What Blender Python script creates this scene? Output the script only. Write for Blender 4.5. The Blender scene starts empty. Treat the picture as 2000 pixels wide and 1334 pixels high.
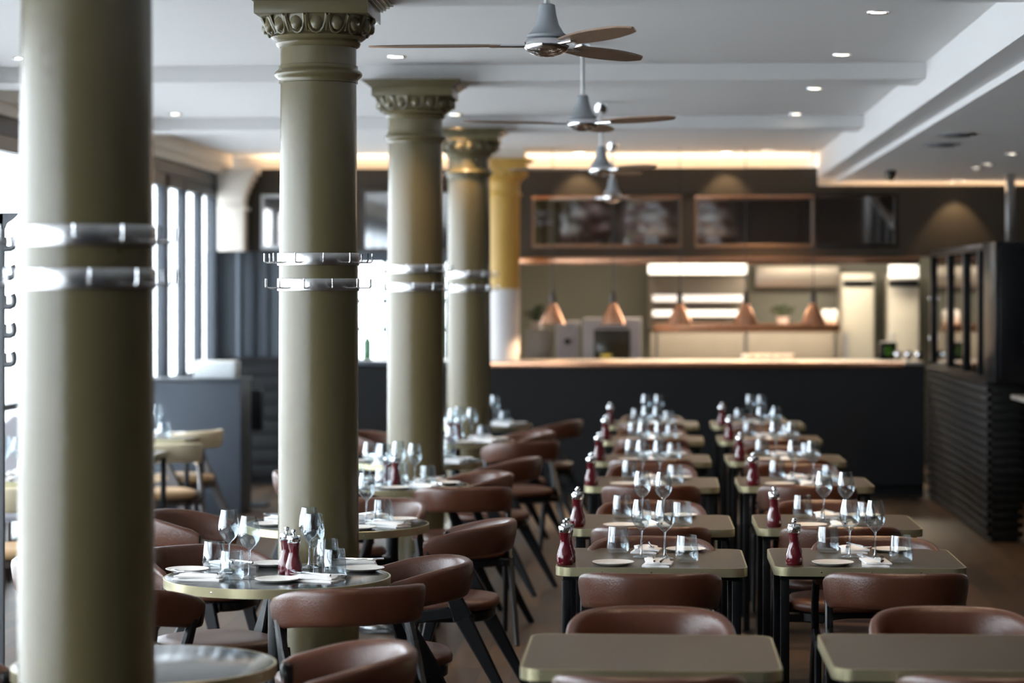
import bpy, bmesh, math, random
from mathutils import Vector, Matrix
random.seed(7)
PI = math.pi
R = math.radians
scn = bpy.context.scene
COL = scn.collection

# ------------------------------------------------------------------ camera, world, light, exposure
F = 4722.0            # focal length in pixels of the 2000 px wide frame (85 mm)
H = 1.75              # camera height
HY = 572.0            # horizon row
PSI = math.atan(275.0 / F)
CS, SN = math.cos(PSI), math.sin(PSI)
cam_d = bpy.data.cameras.new('camera')
cam_d.sensor_width = 36.0
cam_d.lens = F * 36.0 / 2000.0
cam_d.shift_y = -(667.0 - HY) / 2000.0
cam_d.clip_start = 0.1
cam_d.clip_end = 200
cam_d.dof.use_dof = True
cam_d.dof.focus_distance = 8.9
cam_d.dof.aperture_fstop = 2.2
cam_d.dof.aperture_blades = 0
cam = bpy.data.objects.new('camera', cam_d)
COL.objects.link(cam)
cam.location = (0, 0, H)
cam.rotation_euler = (PI / 2, 0, PSI)
scn.camera = cam

scn.view_settings.view_transform = 'Standard'
scn.view_settings.look = 'None'
scn.view_settings.exposure = 0.0
scn.view_settings.gamma = 1.0
scn.view_settings.use_curve_mapping = False

world = bpy.data.worlds.new('overcast_sky')
scn.world = world
world.use_nodes = True
bg = world.node_tree.nodes['Background']
bg.inputs[0].default_value = (0.84, 0.92, 1.0, 1)
bg.inputs[1].default_value = 12.0


def area(name, loc, rot, sx, sy, power, col, spread=None):
    l = bpy.data.lights.new(name, 'AREA')
    l.shape = 'RECTANGLE'
    l.size = sx
    l.size_y = sy
    l.energy = power
    l.color = col
    if spread:
        l.spread = spread
    o = bpy.data.objects.new(name, l)
    COL.objects.link(o)
    o.location = loc
    o.rotation_euler = rot
    return o


def portal(name, loc, rot, sx, sy):
    o = area(name, loc, rot, sx, sy, 1, (1, 1, 1))
    o.data.cycles.is_portal = True
    return o


WARM = (1.0, 0.66, 0.38)
portal('daylight_portal', (-4.2, 10.9, 1.45), (0, R(-90), 0), 2.9, 22.4)
# led strips lying in the ceiling troughs and on the bulkhead ledges
area('cove_led', (-1.1, 22.20, 2.885), (R(214), 0, 0), 5.1, 0.06, 46, (1.0, 0.70, 0.44))
area('cove_led', (4.0, 22.13, 2.722), (R(225), 0, 0), 4.6, 0.03, 42, (1.0, 0.70, 0.44))
area('kitchen_tube', (1.2, 23.6, 2.62), (0, 0, 0), 3.2, 0.6, 150, (1.0, 0.86, 0.66))


# ------------------------------------------------------------------ placing helpers
def W(px, d, z=0.0):
    xc = (px - 1000.0) / F * d
    return Vector((xc * CS - d * SN, xc * SN + d * CS, z))


def G(px, py, z):
    d = F * (H - z) / (py - HY)
    return W(px, d, z)


# ------------------------------------------------------------------ materials
MATS = {}


def mat(name, col, rough=0.5, metal=0.0, noise=None, bump=None, coat=0.0, spec=0.5, emis=None, estr=0.0, sheen=0):
    m = bpy.data.materials.new(name)
    m.use_nodes = True
    nt = m.node_tree
    p = nt.nodes['Principled BSDF']
    p.inputs['Base Color'].default_value = (*col, 1)
    p.inputs['Roughness'].default_value = rough
    p.inputs['Metallic'].default_value = metal
    p.inputs['Coat Weight'].default_value = coat
    p.inputs['Specular IOR Level'].default_value = spec
    if emis:
        p.inputs['Emission Color'].default_value = (*emis, 1)
        p.inputs['Emission Strength'].default_value = estr
    tc = nt.nodes.new('ShaderNodeTexCoord')
    if noise:
        scale, amt, stretch = noise
        mp = nt.nodes.new('ShaderNodeMapping')
        mp.inputs['Scale'].default_value = stretch
        n = nt.nodes.new('ShaderNodeTexNoise')
        n.inputs['Scale'].default_value = scale
        n.inputs['Detail'].default_value = 5
        mix = nt.nodes.new('ShaderNodeMix')
        mix.data_type = 'RGBA'
        mix.inputs['A'].default_value = (*[c * (1 - amt) for c in col], 1)
        mix.inputs['B'].default_value = (*[min(1, c * (1 + amt)) for c in col], 1)
        nt.links.new(tc.outputs['Object'], mp.inputs['Vector'])
        nt.links.new(mp.outputs['Vector'], n.inputs['Vector'])
        nt.links.new(n.outputs['Fac'], mix.inputs['Factor'])
        nt.links.new(mix.outputs['Result'], p.inputs['Base Color'])
    if bump:
        scale, st = bump
        n = nt.nodes.new('ShaderNodeTexNoise')
        n.inputs['Scale'].default_value = scale
        n.inputs['Detail'].default_value = 4
        b = nt.nodes.new('ShaderNodeBump')
        b.inputs['Strength'].default_value = st
        b.inputs['Distance'].default_value = 0.01
        nt.links.new(tc.outputs['Object'], n.inputs['Vector'])
        nt.links.new(n.outputs['Fac'], b.inputs['Height'])
        nt.links.new(b.outputs['Normal'], p.inputs['Normal'])
    return m


def glass(name, tint=(0.93, 0.96, 0.97), lo=0.035, hi=0.42, rough=0.01):
    m = bpy.data.materials.new(name)
    m.use_nodes = True
    nt = m.node_tree
    for n in list(nt.nodes):
        nt.nodes.remove(n)
    out = nt.nodes.new('ShaderNodeOutputMaterial')
    tr = nt.nodes.new('ShaderNodeBsdfTransparent')
    tr.inputs[0].default_value = (*tint, 1)
    gl = nt.nodes.new('ShaderNodeBsdfGlossy')
    gl.inputs['Color'].default_value = (0.95, 0.97, 1, 1)
    gl.inputs['Roughness'].default_value = rough
    lw = nt.nodes.new('ShaderNodeLayerWeight')
    lw.inputs['Blend'].default_value = 0.32
    mr = nt.nodes.new('ShaderNodeMapRange')
    mr.inputs['To Min'].default_value = lo
    mr.inputs['To Max'].default_value = hi
    mx = nt.nodes.new('ShaderNodeMixShader')
    nt.links.new(lw.outputs['Facing'], mr.inputs['Value'])
    nt.links.new(mr.outputs['Result'], mx.inputs[0])
    nt.links.new(tr.outputs[0], mx.inputs[1])
    nt.links.new(gl.outputs[0], mx.inputs[2])
    nt.links.new(mx.outputs[0], out.inputs[0])
    return m


def brick_mat(name, c1, c2, mortar, bw, rh, ms, rough, rot=0.0, swz=None, coat=0.0):
    m = bpy.data.materials.new(name)
    m.use_nodes = True
    nt = m.node_tree
    p = nt.nodes['Principled BSDF']
    tc = nt.nodes.new('ShaderNodeTexCoord')
    mp = nt.nodes.new('ShaderNodeMapping')
    mp.inputs['Rotation'].default_value = swz if swz else (0, 0, rot)
    b = nt.nodes.new('ShaderNodeTexBrick')
    b.inputs['Color1'].default_value = (*c1, 1)
    b.inputs['Color2'].default_value = (*c2, 1)
    b.inputs['Mortar'].default_value = (*mortar, 1)
    b.inputs['Scale'].default_value = 1
    b.inputs['Brick Width'].default_value = bw
    b.inputs['Row Height'].default_value = rh
    b.inputs['Mortar Size'].default_value = ms
    n = nt.nodes.new('ShaderNodeTexNoise')
    n.inputs['Scale'].default_value = 2.2
    n.inputs['Detail'].default_value = 7
    mp2 = nt.nodes.new('ShaderNodeMapping')
    mp2.inputs['Scale'].default_value = (6, 0.8, 1)
    mx = nt.nodes.new('ShaderNodeMix')
    mx.data_type = 'RGBA'
    mx.blend_type = 'MULTIPLY'
    mx.inputs['Factor'].default_value = 0.75
    cr = nt.nodes.new('ShaderNodeValToRGB')
    cr.color_ramp.elements[0].position = 0.3
    cr.color_ramp.elements[0].color = (0.45, 0.45, 0.45, 1)
    cr.color_ramp.elements[1].position = 0.72
    cr.color_ramp.elements[1].color = (1.25, 1.22, 1.18, 1)
    nt.links.new(tc.outputs['Object'], mp.inputs['Vector'])
    nt.links.new(mp.outputs['Vector'], b.inputs['Vector'])
    nt.links.new(tc.outputs['Object'], mp2.inputs['Vector'])
    nt.links.new(mp2.outputs['Vector'], n.inputs['Vector'])
    nt.links.new(n.outputs['Fac'], cr.inputs['Fac'])
    nt.links.new(b.outputs['Color'], mx.inputs['A'])
    nt.links.new(cr.outputs['Color'], mx.inputs['B'])
    nt.links.new(mx.outputs['Result'], p.inputs['Base Color'])
    p.inputs['Roughness'].default_value = rough
    p.inputs['Coat Weight'].default_value = coat
    bp = nt.nodes.new('ShaderNodeBump')
    bp.inputs['Strength'].default_value = 0.25
    bp.inputs['Distance'].default_value = 0.004
    nt.links.new(n.outputs['Fac'], bp.inputs['Height'])
    nt.links.new(bp.outputs['Normal'], p.inputs['Normal'])
    return m


M = dict(
    floor=brick_mat('floor_boards', (0.088, 0.052, 0.028), (0.032, 0.020, 0.012), (0.02, 0.014, 0.01), 1.5, 0.16, 0.004, 0.42, rot=PI / 2),
    ceiling=mat('ceiling_paint', (0.66, 0.655, 0.65), 0.85, noise=(1.5, 0.02, (1, 1, 1))),
    cream_paint=mat('cream_plaster', (0.72, 0.66, 0.58), 0.8, noise=(2, 0.03, (1, 1, 1))),
    olive=mat('olive_gloss_paint', (0.110, 0.090, 0.044), 0.27, noise=(9, 0.07, (1, 1, 0.25)), bump=(35, 0.05)),
    mustard=mat('mustard_tile', (0.50, 0.30, 0.065), 0.45, noise=(6, 0.08, (1, 1, 1))),
    whitecol=mat('white_gloss_paint', (0.62, 0.60, 0.60), 0.35, noise=(5, 0.03, (1, 1, 1))),
    navy=mat('navy_panel', (0.010, 0.0103, 0.011), 0.65, spec=0.2, noise=(3, 0.12, (1, 1, 1))),
    slate=mat('slate_blue_laminate', (0.045, 0.056, 0.072), 0.5, spec=0.35, noise=(3, 0.08, (1, 1, 1))),
    darkwall=mat('dark_brown_paint', (0.036, 0.028, 0.019), 0.6, spec=0.3, noise=(2, 0.08, (1, 1, 1))),
    bluewall=mat('dark_blue_grey_paint', (0.05, 0.062, 0.078), 0.55, noise=(2, 0.1, (1, 1, 1))),
    charcoal=mat('charcoal_frame', (0.035, 0.042, 0.052), 0.4, noise=(6, 0.1, (1, 1, 1))),
    black=mat('black_lacquer_wood', (0.004, 0.0045, 0.0055), 0.3, spec=0.28, noise=(12, 0.2, (1, 1, 1))),
    blackmatt=mat('black_stained_oak', (0.010, 0.0095, 0.009), 0.5, spec=0.3, noise=(8, 0.3, (1, 1, 6))),
    leather=mat('brown_leather', (0.074, 0.0255, 0.013), 0.32, noise=(25, 0.13, (1, 1, 1)), bump=(140, 0.16)),
    leather_seat=mat('brown_leather_seat', (0.078, 0.028, 0.015), 0.37, noise=(25, 0.15, (1, 1, 1)), bump=(140, 0.16)),
    cream=mat('cream_leather', (0.60, 0.52, 0.36), 0.45, noise=(20, 0.07, (1, 1, 1)), bump=(140, 0.12)),
    tan_seat=mat('tan_leather_seat', (0.42, 0.27, 0.14), 0.48, noise=(20, 0.1, (1, 1, 1)), bump=(140, 0.12)),
    darkwood=mat('dark_ash_wood', (0.045, 0.033, 0.028), 0.45, noise=(14, 0.25, (1, 1, 5))),
    greyfab=mat('grey_upholstery', (0.30, 0.30, 0.33), 0.9, noise=(60, 0.1, (1, 1, 1)), bump=(300, 0.2)),
    slate_top=mat('dark_slate_table_top', (0.020, 0.023, 0.024), 0.15, spec=0.38, noise=(30, 0.25, (1, 1, 1))),
    oak_top=mat('smoked_oak_table_top', (0.056, 0.040, 0.023), 0.36, spec=0.35, noise=(16, 0.45, (1, 9, 1)), bump=(90, 0.08)),
    brass=mat('pale_brass', (0.42, 0.38, 0.235), 0.36, 0.7, noise=(22, 0.08, (1, 1, 1))),
    chrome=mat('polished_chrome', (0.80, 0.81, 0.83), 0.08, 1.0, noise=(4, 0.03, (1, 1, 1))),
    steel=mat('brushed_steel', (0.58, 0.58, 0.58), 0.28, 1.0, noise=(30, 0.05, (1, 1, 8))),
    copper=mat('polished_copper', (0.80, 0.43, 0.27), 0.22, 1.0, noise=(8, 0.05, (1, 1, 1))),
    bronze=mat('bronze_fan_blade', (0.19, 0.115, 0.07), 0.42, 0.35, noise=(10, 0.2, (8, 1, 1))),
    fangrey=mat('grey_enamel', (0.27, 0.29, 0.31), 0.45, noise=(6, 0.04, (1, 1, 1))),
    burgundy=mat('burgundy_lacquer', (0.095, 0.005, 0.010), 0.10, noise=(8, 0.1, (1, 1, 1)), coat=0.6),
    china=mat('white_china', (0.84, 0.81, 0.76), 0.25, noise=(8, 0.02, (1, 1, 1))),
    linen=mat('white_linen', (0.88, 0.87, 0.86), 0.9, noise=(90, 0.04, (1, 1, 1)), bump=(200, 0.3)),
    inox=mat('kitchen_steel', (0.42, 0.38, 0.33), 0.38, 0.6, noise=(4, 0.08, (1, 1, 5))),
    beige=mat('beige_kitchen_tile', (0.38, 0.33, 0.27), 0.5, noise=(5, 0.1, (1, 1, 1))),
    kitchenwall=mat('sage_kitchen_wall', (0.20, 0.20, 0.165), 0.6, noise=(2, 0.1, (1, 1, 1))),
    oven=mat('pale_oven_casing', (0.55, 0.50, 0.50), 0.35, noise=(5, 0.05, (1, 1, 1))),
    ovenglass=mat('dark_oven_glass', (0.05, 0.042, 0.022), 0.12, noise=(3, 0.2, (1, 1, 1))),
    mirror=mat('smoked_mirror', (0.60, 0.55, 0.52), 0.04, 1.0, noise=(3, 0.1, (1, 1, 1))),
    clearmirror=mat('bright_mirror', (0.75, 0.77, 0.78), 0.05, 1.0, noise=(3, 0.02, (1, 1, 1))),
    fridge=mat('fridge_door_steel', (0.50, 0.47, 0.40), 0.45, 0.25, noise=(3, 0.06, (1, 1, 4))),
    plant=mat('herb_leaf', (0.06, 0.085, 0.045), 0.6, noise=(20, 0.3, (1, 1, 1))),
    greenbottle=mat('green_bottle_glass', (0.02, 0.12, 0.04), 0.1, noise=(8, 0.2, (1, 1, 1)), coat=0.5),
    paper=mat('printed_paper', (0.55, 0.58, 0.60), 0.7, noise=(40, 0.15, (1, 1, 1))),
    pave=mat('outside_paving', (0.72, 0.72, 0.72), 0.8, noise=(2, 0.1, (1, 1, 1))),
    lamp=mat('lit_lamp_face', (1, 1, 1), 0.5, emis=(1.0, 0.88, 0.70), estr=14, noise=(5, 0.0, (1, 1, 1))),
    tube=mat('lit_tube_diffuser', (1, 1, 1), 0.5, emis=(1.0, 0.97, 0.80), estr=1.35, noise=(5, 0.0, (1, 1, 1))),
    tube2=mat('lit_shelf_strip', (1, 1, 1), 0.5, emis=(0.95, 0.92, 0.85), estr=0.85, noise=(5, 0.0, (1, 1, 1))),
    led=mat('green_indicator', (0.1, 0.4, 0.0), 0.4, emis=(0.35, 0.9, 0.05), estr=0.10),
    coil=mat('red_glow', (0.2, 0.02, 0.01), 0.5),
)
M['glass'] = glass('table_glass')
M['stem'] = glass('stem_glass', (0.80, 0.83, 0.84), 0.16, 0.75)
M['pane'] = glass('window_pane', (0.97, 0.98, 0.98), 0.03, 0.6)
M['darkpane'] = glass('cabinet_glass', (0.55, 0.53, 0.48), 0.05, 0.6)


# ------------------------------------------------------------------ mesh builder
class MB:
    def __init__(s):
        s.v = []
        s.f = []

    def add(s, vs, fs, mtx=None):
        o = len(s.v)
        for p in vs:
            p = Vector(p)
            if mtx is not None:
                p = mtx @ p
            s.v.append(p)
        for f in fs:
            s.f.append([o + i for i in f])
        return s

    def box(s, x0, x1, y0, y1, z0, z1, bev=0.0, mtx=None):
        if bev <= 0:
            vs = [(x0, y0, z0), (x1, y0, z0), (x1, y1, z0), (x0, y1, z0), (x0, y0, z1), (x1, y0, z1), (x1, y1, z1), (x0, y1, z1)]
            fs = [(0, 3, 2, 1), (4, 5, 6, 7), (0, 1, 5, 4), (1, 2, 6, 5), (2, 3, 7, 6), (3, 0, 4, 7)]
            return s.add(vs, fs, mtx)
        bm = bmesh.new()
        bmesh.ops.create_cube(bm, size=1)
        for v in bm.verts:
            v.co = Vector(((x0 + x1) / 2 + v.co.x * (x1 - x0), (y0 + y1) / 2 + v.co.y * (y1 - y0), (z0 + z1) / 2 + v.co.z * (z1 - z0)))
        bmesh.ops.bevel(bm, geom=list(bm.edges), offset=bev, segments=2, affect='EDGES', profile=0.5)
        bm.verts.index_update()
        s.add([v.co.copy() for v in bm.verts], [[v.index for v in f.verts] for f in bm.faces], mtx)
        bm.free()
        return s

    def lathe(s, prof, seg=32, mtx=None, cap0=True, cap1=True):
        vs, fs = [], []
        n = len(prof)
        for (r, z) in prof:
            for k in range(seg):
                a = 2 * PI * k / seg
                vs.append((r * math.cos(a), r * math.sin(a), z))
        for i in range(n - 1):
            for k in range(seg):
                k2 = (k + 1) % seg
                fs.append((i * seg + k, i * seg + k2, (i + 1) * seg + k2, (i + 1) * seg + k))
        if cap0:
            fs.append(tuple(reversed(range(seg))))
        if cap1:
            fs.append(tuple((n - 1) * seg + k for k in range(seg)))
        return s.add(vs, fs, mtx)

    def prism(s, pts, z0, z1, mtx=None, bev=0.0):
        n = len(pts)
        cx = sum(p[0] for p in pts) / n
        cy = sum(p[1] for p in pts) / n

        def ring(k, z):
            out = []
            for (x, y) in pts:
                d = math.hypot(x - cx, y - cy)
                q = max(0.0, (d - k)) / d if d else 1
                out.append((cx + (x - cx) * q, cy + (y - cy) * q, z))
            return out
        rings = [ring(0, z0), ring(0, z1)] if bev <= 0 else [ring(bev, z0), ring(0, z0 + bev), ring(0, z1 - bev), ring(bev, z1)]
        vs = [p for r_ in rings for p in r_]
        fs = [tuple(reversed(range(n)))]
        for i in range(len(rings) - 1):
            for k in range(n):
                k2 = (k + 1) % n
                fs.append((i * n + k, i * n + k2, (i + 1) * n + k2, (i + 1) * n + k))
        fs.append(tuple((len(rings) - 1) * n + k for k in range(n)))
        return s.add(vs, fs, mtx)

    def tube(s, pts, r, seg=8, mtx=None, rads=None):
        pts = [Vector(p) for p in pts]
        vs, fs = [], []
        n = len(pts)
        up = None
        for i, p in enumerate(pts):
            if i == 0:
                t = pts[1] - pts[0]
            elif i == n - 1:
                t = pts[-1] - pts[-2]
            else:
                t = (pts[i + 1] - p).normalized() + (p - pts[i - 1]).normalized()
            t.normalize()
            if up is None:
                up = Vector((0, 0, 1)) if abs(t.z) < 0.9 else Vector((1, 0, 0))
            a = t.cross(up).normalized()
            b = a.cross(t).normalized()
            up = b
            rr = rads[i] if rads else r
            for k in range(seg):
                an = 2 * PI * k / seg
                vs.append(p + a * math.cos(an) * rr + b * math.sin(an) * rr)
        for i in range(n - 1):
            for k in range(seg):
                k2 = (k + 1) % seg
                fs.append((i * seg + k, i * seg + k2, (i + 1) * seg + k2, (i + 1) * seg + k))
        fs.append(tuple(reversed(range(seg))))
        fs.append(tuple((n - 1) * seg + k for k in range(seg)))
        return s.add(vs, fs, mtx)

    def bar(s, p0, p1, w0, w1, t0, t1=None, side=(1, 0, 0)):
        """tapered flat bar; w across, t along 'side'"""
        p0, p1 = Vector(p0), Vector(p1)
        t1 = t0 if t1 is None else t1
        d = (p1 - p0).normalized()
        sd = Vector(side).normalized()
        wv = d.cross(sd).normalized()
        vs = []
        for p, w, t in ((p0, w0, t0), (p1, w1, t1)):
            e = min(w, t) * 0.22
            for (a, b) in ((-1, -1), (1, -1), (1, 1), (-1, 1)):
                # eight sided section, edges eased
                vs.append(p + wv * (a * w / 2) + sd * (b * (t / 2 - e)))
                vs.append(p + wv * (a * (w / 2 - e)) + sd * (b * t / 2))
        order = [1, 3, 2, 4, 5, 7, 6, 0]
        vs = [vs[i] for i in order] + [vs[8 + i] for i in order]
        fs = [tuple(range(7, -1, -1)), tuple(range(8, 16))]
        for k in range(8):
            k2 = (k + 1) % 8
            fs.append((k, k2, 8 + k2, 8 + k))
        return s.add(vs, fs)

    def mesh(s, name, smooth=40):
        me = bpy.data.meshes.new(name)
        me.from_pydata([tuple(v) for v in s.v], [], s.f)
        bm = bmesh.new()
        bm.from_mesh(me)
        bmesh.ops.recalc_face_normals(bm, faces=bm.faces)
        bm.to_mesh(me)
        bm.free()
        if smooth:
            me.polygons.foreach_set('use_smooth', [True] * len(me.polygons))
            me.set_sharp_from_angle(angle=R(smooth))
        return me

    def build(s, name, material, parent=None, loc=None, rz=0.0, smooth=40):
        me = s.mesh(name, smooth)
        me.materials.append(material)
        o = bpy.data.objects.new(name, me)
        COL.objects.link(o)
        if parent is not None:
            o.parent = parent
        if loc is not None:
            o.location = loc
        o.rotation_euler.z = rz
        return o


def tag(o, label, cat, group=None):
    o['label'] = label
    o['category'] = cat
    if group:
        o['group'] = group
    return o


def empty(name, loc, rz, label, cat, group=None):
    o = bpy.data.objects.new(name, None)
    o.empty_display_size = 0.1
    COL.objects.link(o)
    o.location = loc
    o.rotation_euler.z = rz
    return tag(o, label, cat, group)


def struct(name, mb, material, smooth=40):
    o = mb.build(name, material, smooth=smooth)
    o['kind'] = 'structure'
    return o


KIDS = {}


def dup(root, loc, rz, label, group=None):
    r = root.copy()
    COL.objects.link(r)
    r.location = loc
    r.rotation_euler.z = rz
    r['label'] = label
    if group:
        r['group'] = group
    for ch in list(root.children):
        c = ch.copy()
        COL.objects.link(c)
        c.parent = r
        for g in list(ch.children):
            d = g.copy()
            COL.objects.link(d)
            d.parent = c
    return r


class Proto:
    """first use places the original, later uses copy it"""
    def __init__(s, root):
        s.root = root
        s.used = False

    def put(s, loc, rz, label, group=None):
        if not s.used:
            s.used = True
            s.root.location = loc
            s.root.rotation_euler.z = rz
            s.root['label'] = label
            if group:
                s.root['group'] = group
            return s.root
        return dup(s.root, loc, rz, label, group)


def rrect(w, d, r, seg=6, cx=0, cy=0):
    pts = []
    for (sx, sy, a0) in ((1, 1, 0), (-1, 1, 90), (-1, -1, 180), (1, -1, 270)):
        for k in range(seg + 1):
            a = R(a0 + 90 * k / seg)
            pts.append((cx + sx * (w / 2 - r) + r * math.cos(a), cy + sy * (d / 2 - r) + r * math.sin(a)))
    return pts


# ------------------------------------------------------------------ setting
CX = -1.32                       # line of the columns
COLY = [5.58, 9.50, 13.42, 17.34, 21.22]
ZC = 3.01
ZB = 2.92
XL = -3.95                       # window wall
YE = 22.0                       # end wall

struct('floor', MB().box(XL - 0.15, 7.0, -4.0, 27.0, -0.1, 0.0), M['floor'])
struct('ground', MB().box(-30.0, XL - 0.15, -10.0, 40.0, -0.25, -0.12), M['pave'])
struct('ceiling', MB().box(XL - 0.15, 1.5, -4.0, 22.35, ZC, ZC + 0.12), M['ceiling'])
# lower ceiling on the right with its stepped soffit
m = MB()
m.box(1.49, 1.66, -4.0, 21.95, 2.79, ZC + 0.12)
struct('trim_1', m, M['ceiling'])
struct('ceiling_right', MB().box(1.66, 7.0, -4.0, 22.05, 2.75, ZC + 0.12).box(1.66, 7.0, 22.05, 22.30, 2.83, ZC + 0.12), M['ceiling'])
for i, y in enumerate(COLY[:4]):
    struct('trim_%d' % (i + 2), MB().box(XL - 0.15, 1.49, y - 0.10, y + 0.34, ZB, ZC).box(XL - 0.15, 1.49, y + 0.34, y + 0.38, ZB + 0.05, ZC), M['ceiling'])
struct('trim_7', MB().box(XL - 0.15, 1.49, 1.2, 1.6, ZB, ZC), M['ceiling'])
# walls behind and beside the camera
struct('wall_near', MB().box(XL - 0.15, 7.0, -4.15, -4.0, 0, 3.1), M['bluewall'])
struct('wall_right', MB().box(7.0, 7.15, -4.15, 27.0, 0, 3.1), M['darkwall'])

# window wall: header, cornice and posts with panes between
struct('wall_left', MB().box(XL - 0.15, XL, -4.0, 22.2, 2.72, 3.1).box(XL - 0.15, XL, -4.0, -0.2, 0, 2.72), M['bluewall'])
m = MB()
m.box(XL, XL + 0.10, -4.0, YE, 2.90, ZC).box(XL, XL + 0.06, -4.0, YE, 2.83, 2.90)
struct('trim_8', m, M['cream_paint'])
posts = [-0.16, 1.0, 2.2, 3.4, 4.6, 5.8, 7.0, 8.2, 9.4, 10.6, 11.8, 13.0, 14.1, 16.0, 17.2, 18.4, 19.62, 20.42, 21.15, 21.9]
m = MB()
for y in posts:
    w = 0.07 if y not in (19.62, 21.9) else 0.14
    m.box(XL - 0.10, XL - 0.02, y - w / 2, y + w / 2, 0, 2.72, 0.006)
m.box(XL - 0.10, XL - 0.02, -0.2, 21.9, 2.62, 2.72)
m.box(XL - 0.10, XL - 0.02, -0.2, 21.9, 0.0, 0.22)
m.box(XL - 0.09, XL - 0.03, -0.2, 21.9, 1.02, 1.06)
fr = struct('window_1', m, M['charcoal'])
gp = MB().box(XL - 0.063, XL - 0.057, -0.2, 21.9, 0.22, 2.62).build('pane', M['pane'], fr)
# outer drain pipe style blue posts at the folding doors
# end wall on the left, blue grey below, brown above, with wainscot and bar window
px_win0, px_win1 = -2.72, -1.62
m = MB()
m.box(XL - 0.15, px_win0, YE, YE + 0.15, 0, 2.13)
m.box(px_win1, -1.36, YE, YE + 0.15, 0, 2.13)
m.box(px_win0, px_win1, YE, YE + 0.15, 0, 1.12)
m.box(px_win0, px_win1, YE, YE + 0.15, 2.03, 2.13)
struct('wall_far', m, M['bluewall'])
struct('wall_far_upper', MB().box(XL - 0.15, -1.36, YE, YE + 0.12, 2.13, 2.885), M['darkwall'])
struct('trim_6', MB().box(XL - 0.15, 7.0, 22.30, 22.36, 2.55, ZC + 0.1).box(XL - 0.15, 7.0, 22.12, 22.30, 2.55, 2.60), M['cream_paint'])
struct('trim_11', MB().box(CX - 0.2, CX + 0.2, 21.02, 21.42, 2.92, ZC), M['cream_paint'])
struct('trim_12', MB().box(-1.30, 2.40, 21.93, 22.0, 2.012, 2.072, 0.006), M['copper'])
m = MB()
for k in range(9):
    x = -3.80 + k * 0.125
    if x < -2.8:
        m.box(x, x + 0.035, YE - 0.03, YE, 1.15, 2.13, 0.006)
struct('trim_9', m, M['slate'])
m = MB()
m.box(XL, -2.78, YE - 0.06, YE, 0, 1.12)
for k in range(8):
    m.box(XL, -2.78, YE - 0.075, YE - 0.06, 0.06 + k * 0.135, 0.06 + k * 0.135 + 0.115, 0.005)
m.box(XL, -2.78, YE - 0.10, YE, 1.12, 1.16, 0.008)
struct('baseboard_far', m, M['navy'])
# bar window with green bars
m = MB()
for x in (px_win0 + 0.02, -2.45, -2.17, -1.9, px_win1 - 0.02):
    m.box(x - 0.018, x + 0.018, YE + 0.04, YE + 0.09, 1.12, 2.03)
m.box(px_win0, px_win1, YE + 0.04, YE + 0.09, 1.40, 1.43)
m.box(px_win0, px_win1, YE + 0.04, YE + 0.09, 1.66, 1.69)
wf = struct('window_2', m, mat('dark_green_window_frame', (0.01, 0.05, 0.02), 0.4, noise=(5, 0.1, (1, 1, 1))))
MB().box(px_win0, px_win1, YE + 0.062, YE + 0.066, 1.12, 2.03).build('pane', M['pane'], wf)

# kitchen bulkhead with dark glazed openings
YK = 22.0
m = MB()
xa, xb = -1.36, 7.0
zt, zb_ = 3.0, 2.075
op = [(-1.10, 0.26, 2.16, 2.62), (0.38, 1.46, 2.16, 2.62), (1.48, 2.20, 2.16, 2.64)]
m.box(xa, 1.49, YK, YK + 0.12, 2.64, 2.885)
m.box(1.49, xb, YK, YK + 0.12, 2.64, 2.72)
m.box(xa, xb, YK, YK + 0.12, zb_, 2.16)
m.box(xa, -1.10, YK, YK + 0.12, 2.16, 2.64)
m.box(0.26, 0.38, YK, YK + 0.12, 2.16, 2.64)
m.box(2.20, xb, YK, YK + 0.12, 2.16, 2.64)
m.box(1.46, 1.48, YK, YK + 0.12, 2.16, 2.64)
m.box(-1.10, 1.46, YK, YK + 0.12, 2.62, 2.64)
struct('wall_kitchen', m, M['darkwall'])
for k, (x0, x1, z0, z1) in enumerate(op):
    o = empty('wall_mirror', (0, YK, 0), 0, ['wide smoked mirror panel above the kitchen pass, left of the three', 'smoked mirror panel above the kitchen pass, in the middle', 'smoked mirror panel above the kitchen pass, right of the three'][k], 'mirror', 'smoked mirrors over the pass')
    zm = (z0 + z1) / 2
    pn = MB().box(x0 + 0.02, x1 - 0.02, -0.006, 0.006, z0 + 0.025 - zm, z1 - 0.02 - zm).build('panel', M['mirror'], o, loc=(0, 0.055, zm))
    pn.rotation_euler.x = R(4.6)
    f = MB()
    f.box(x0, x1, -0.01, 0.05, z0, z0 + 0.025, 0.004).box(x0, x1, -0.02, 0.05, z1 - 0.02, z1, 0.004)
    f.box(x0, x0 + 0.02, -0.01, 0.05, z0 + 0.025, z1 - 0.02).box(x1 - 0.02, x1, -0.01, 0.05, z0 + 0.025, z1 - 0.02)
    f.build('frame', M['bronze'] if k < 2 else M['black'], o)
    if k < 2:
        MB().box(x0, x1, -0.03, -0.0205, z1 - 0.015, z1 + 0.012, 0.003).build('copper_lip', M['copper'], o)

# kitchen shell behind
struct('wall_kitchen_back', MB().box(-1.5, 5.0, 25.6, 25.75, 0, 2.8), M['kitchenwall'])
struct('wall_kitchen_left', MB().box(-1.60, -1.5, 22.4, 25.75, 0, 2.8), M['beige'])
struct('wall_kitchen_right', MB().box(4.9, 5.0, 22.3, 25.75, 0, 2.8), M['darkwall'])
struct('ceiling_kitchen', MB().box(-1.6, 5.0, 22.25, 25.75, 2.8, 2.9), M['ceiling'])

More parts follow.
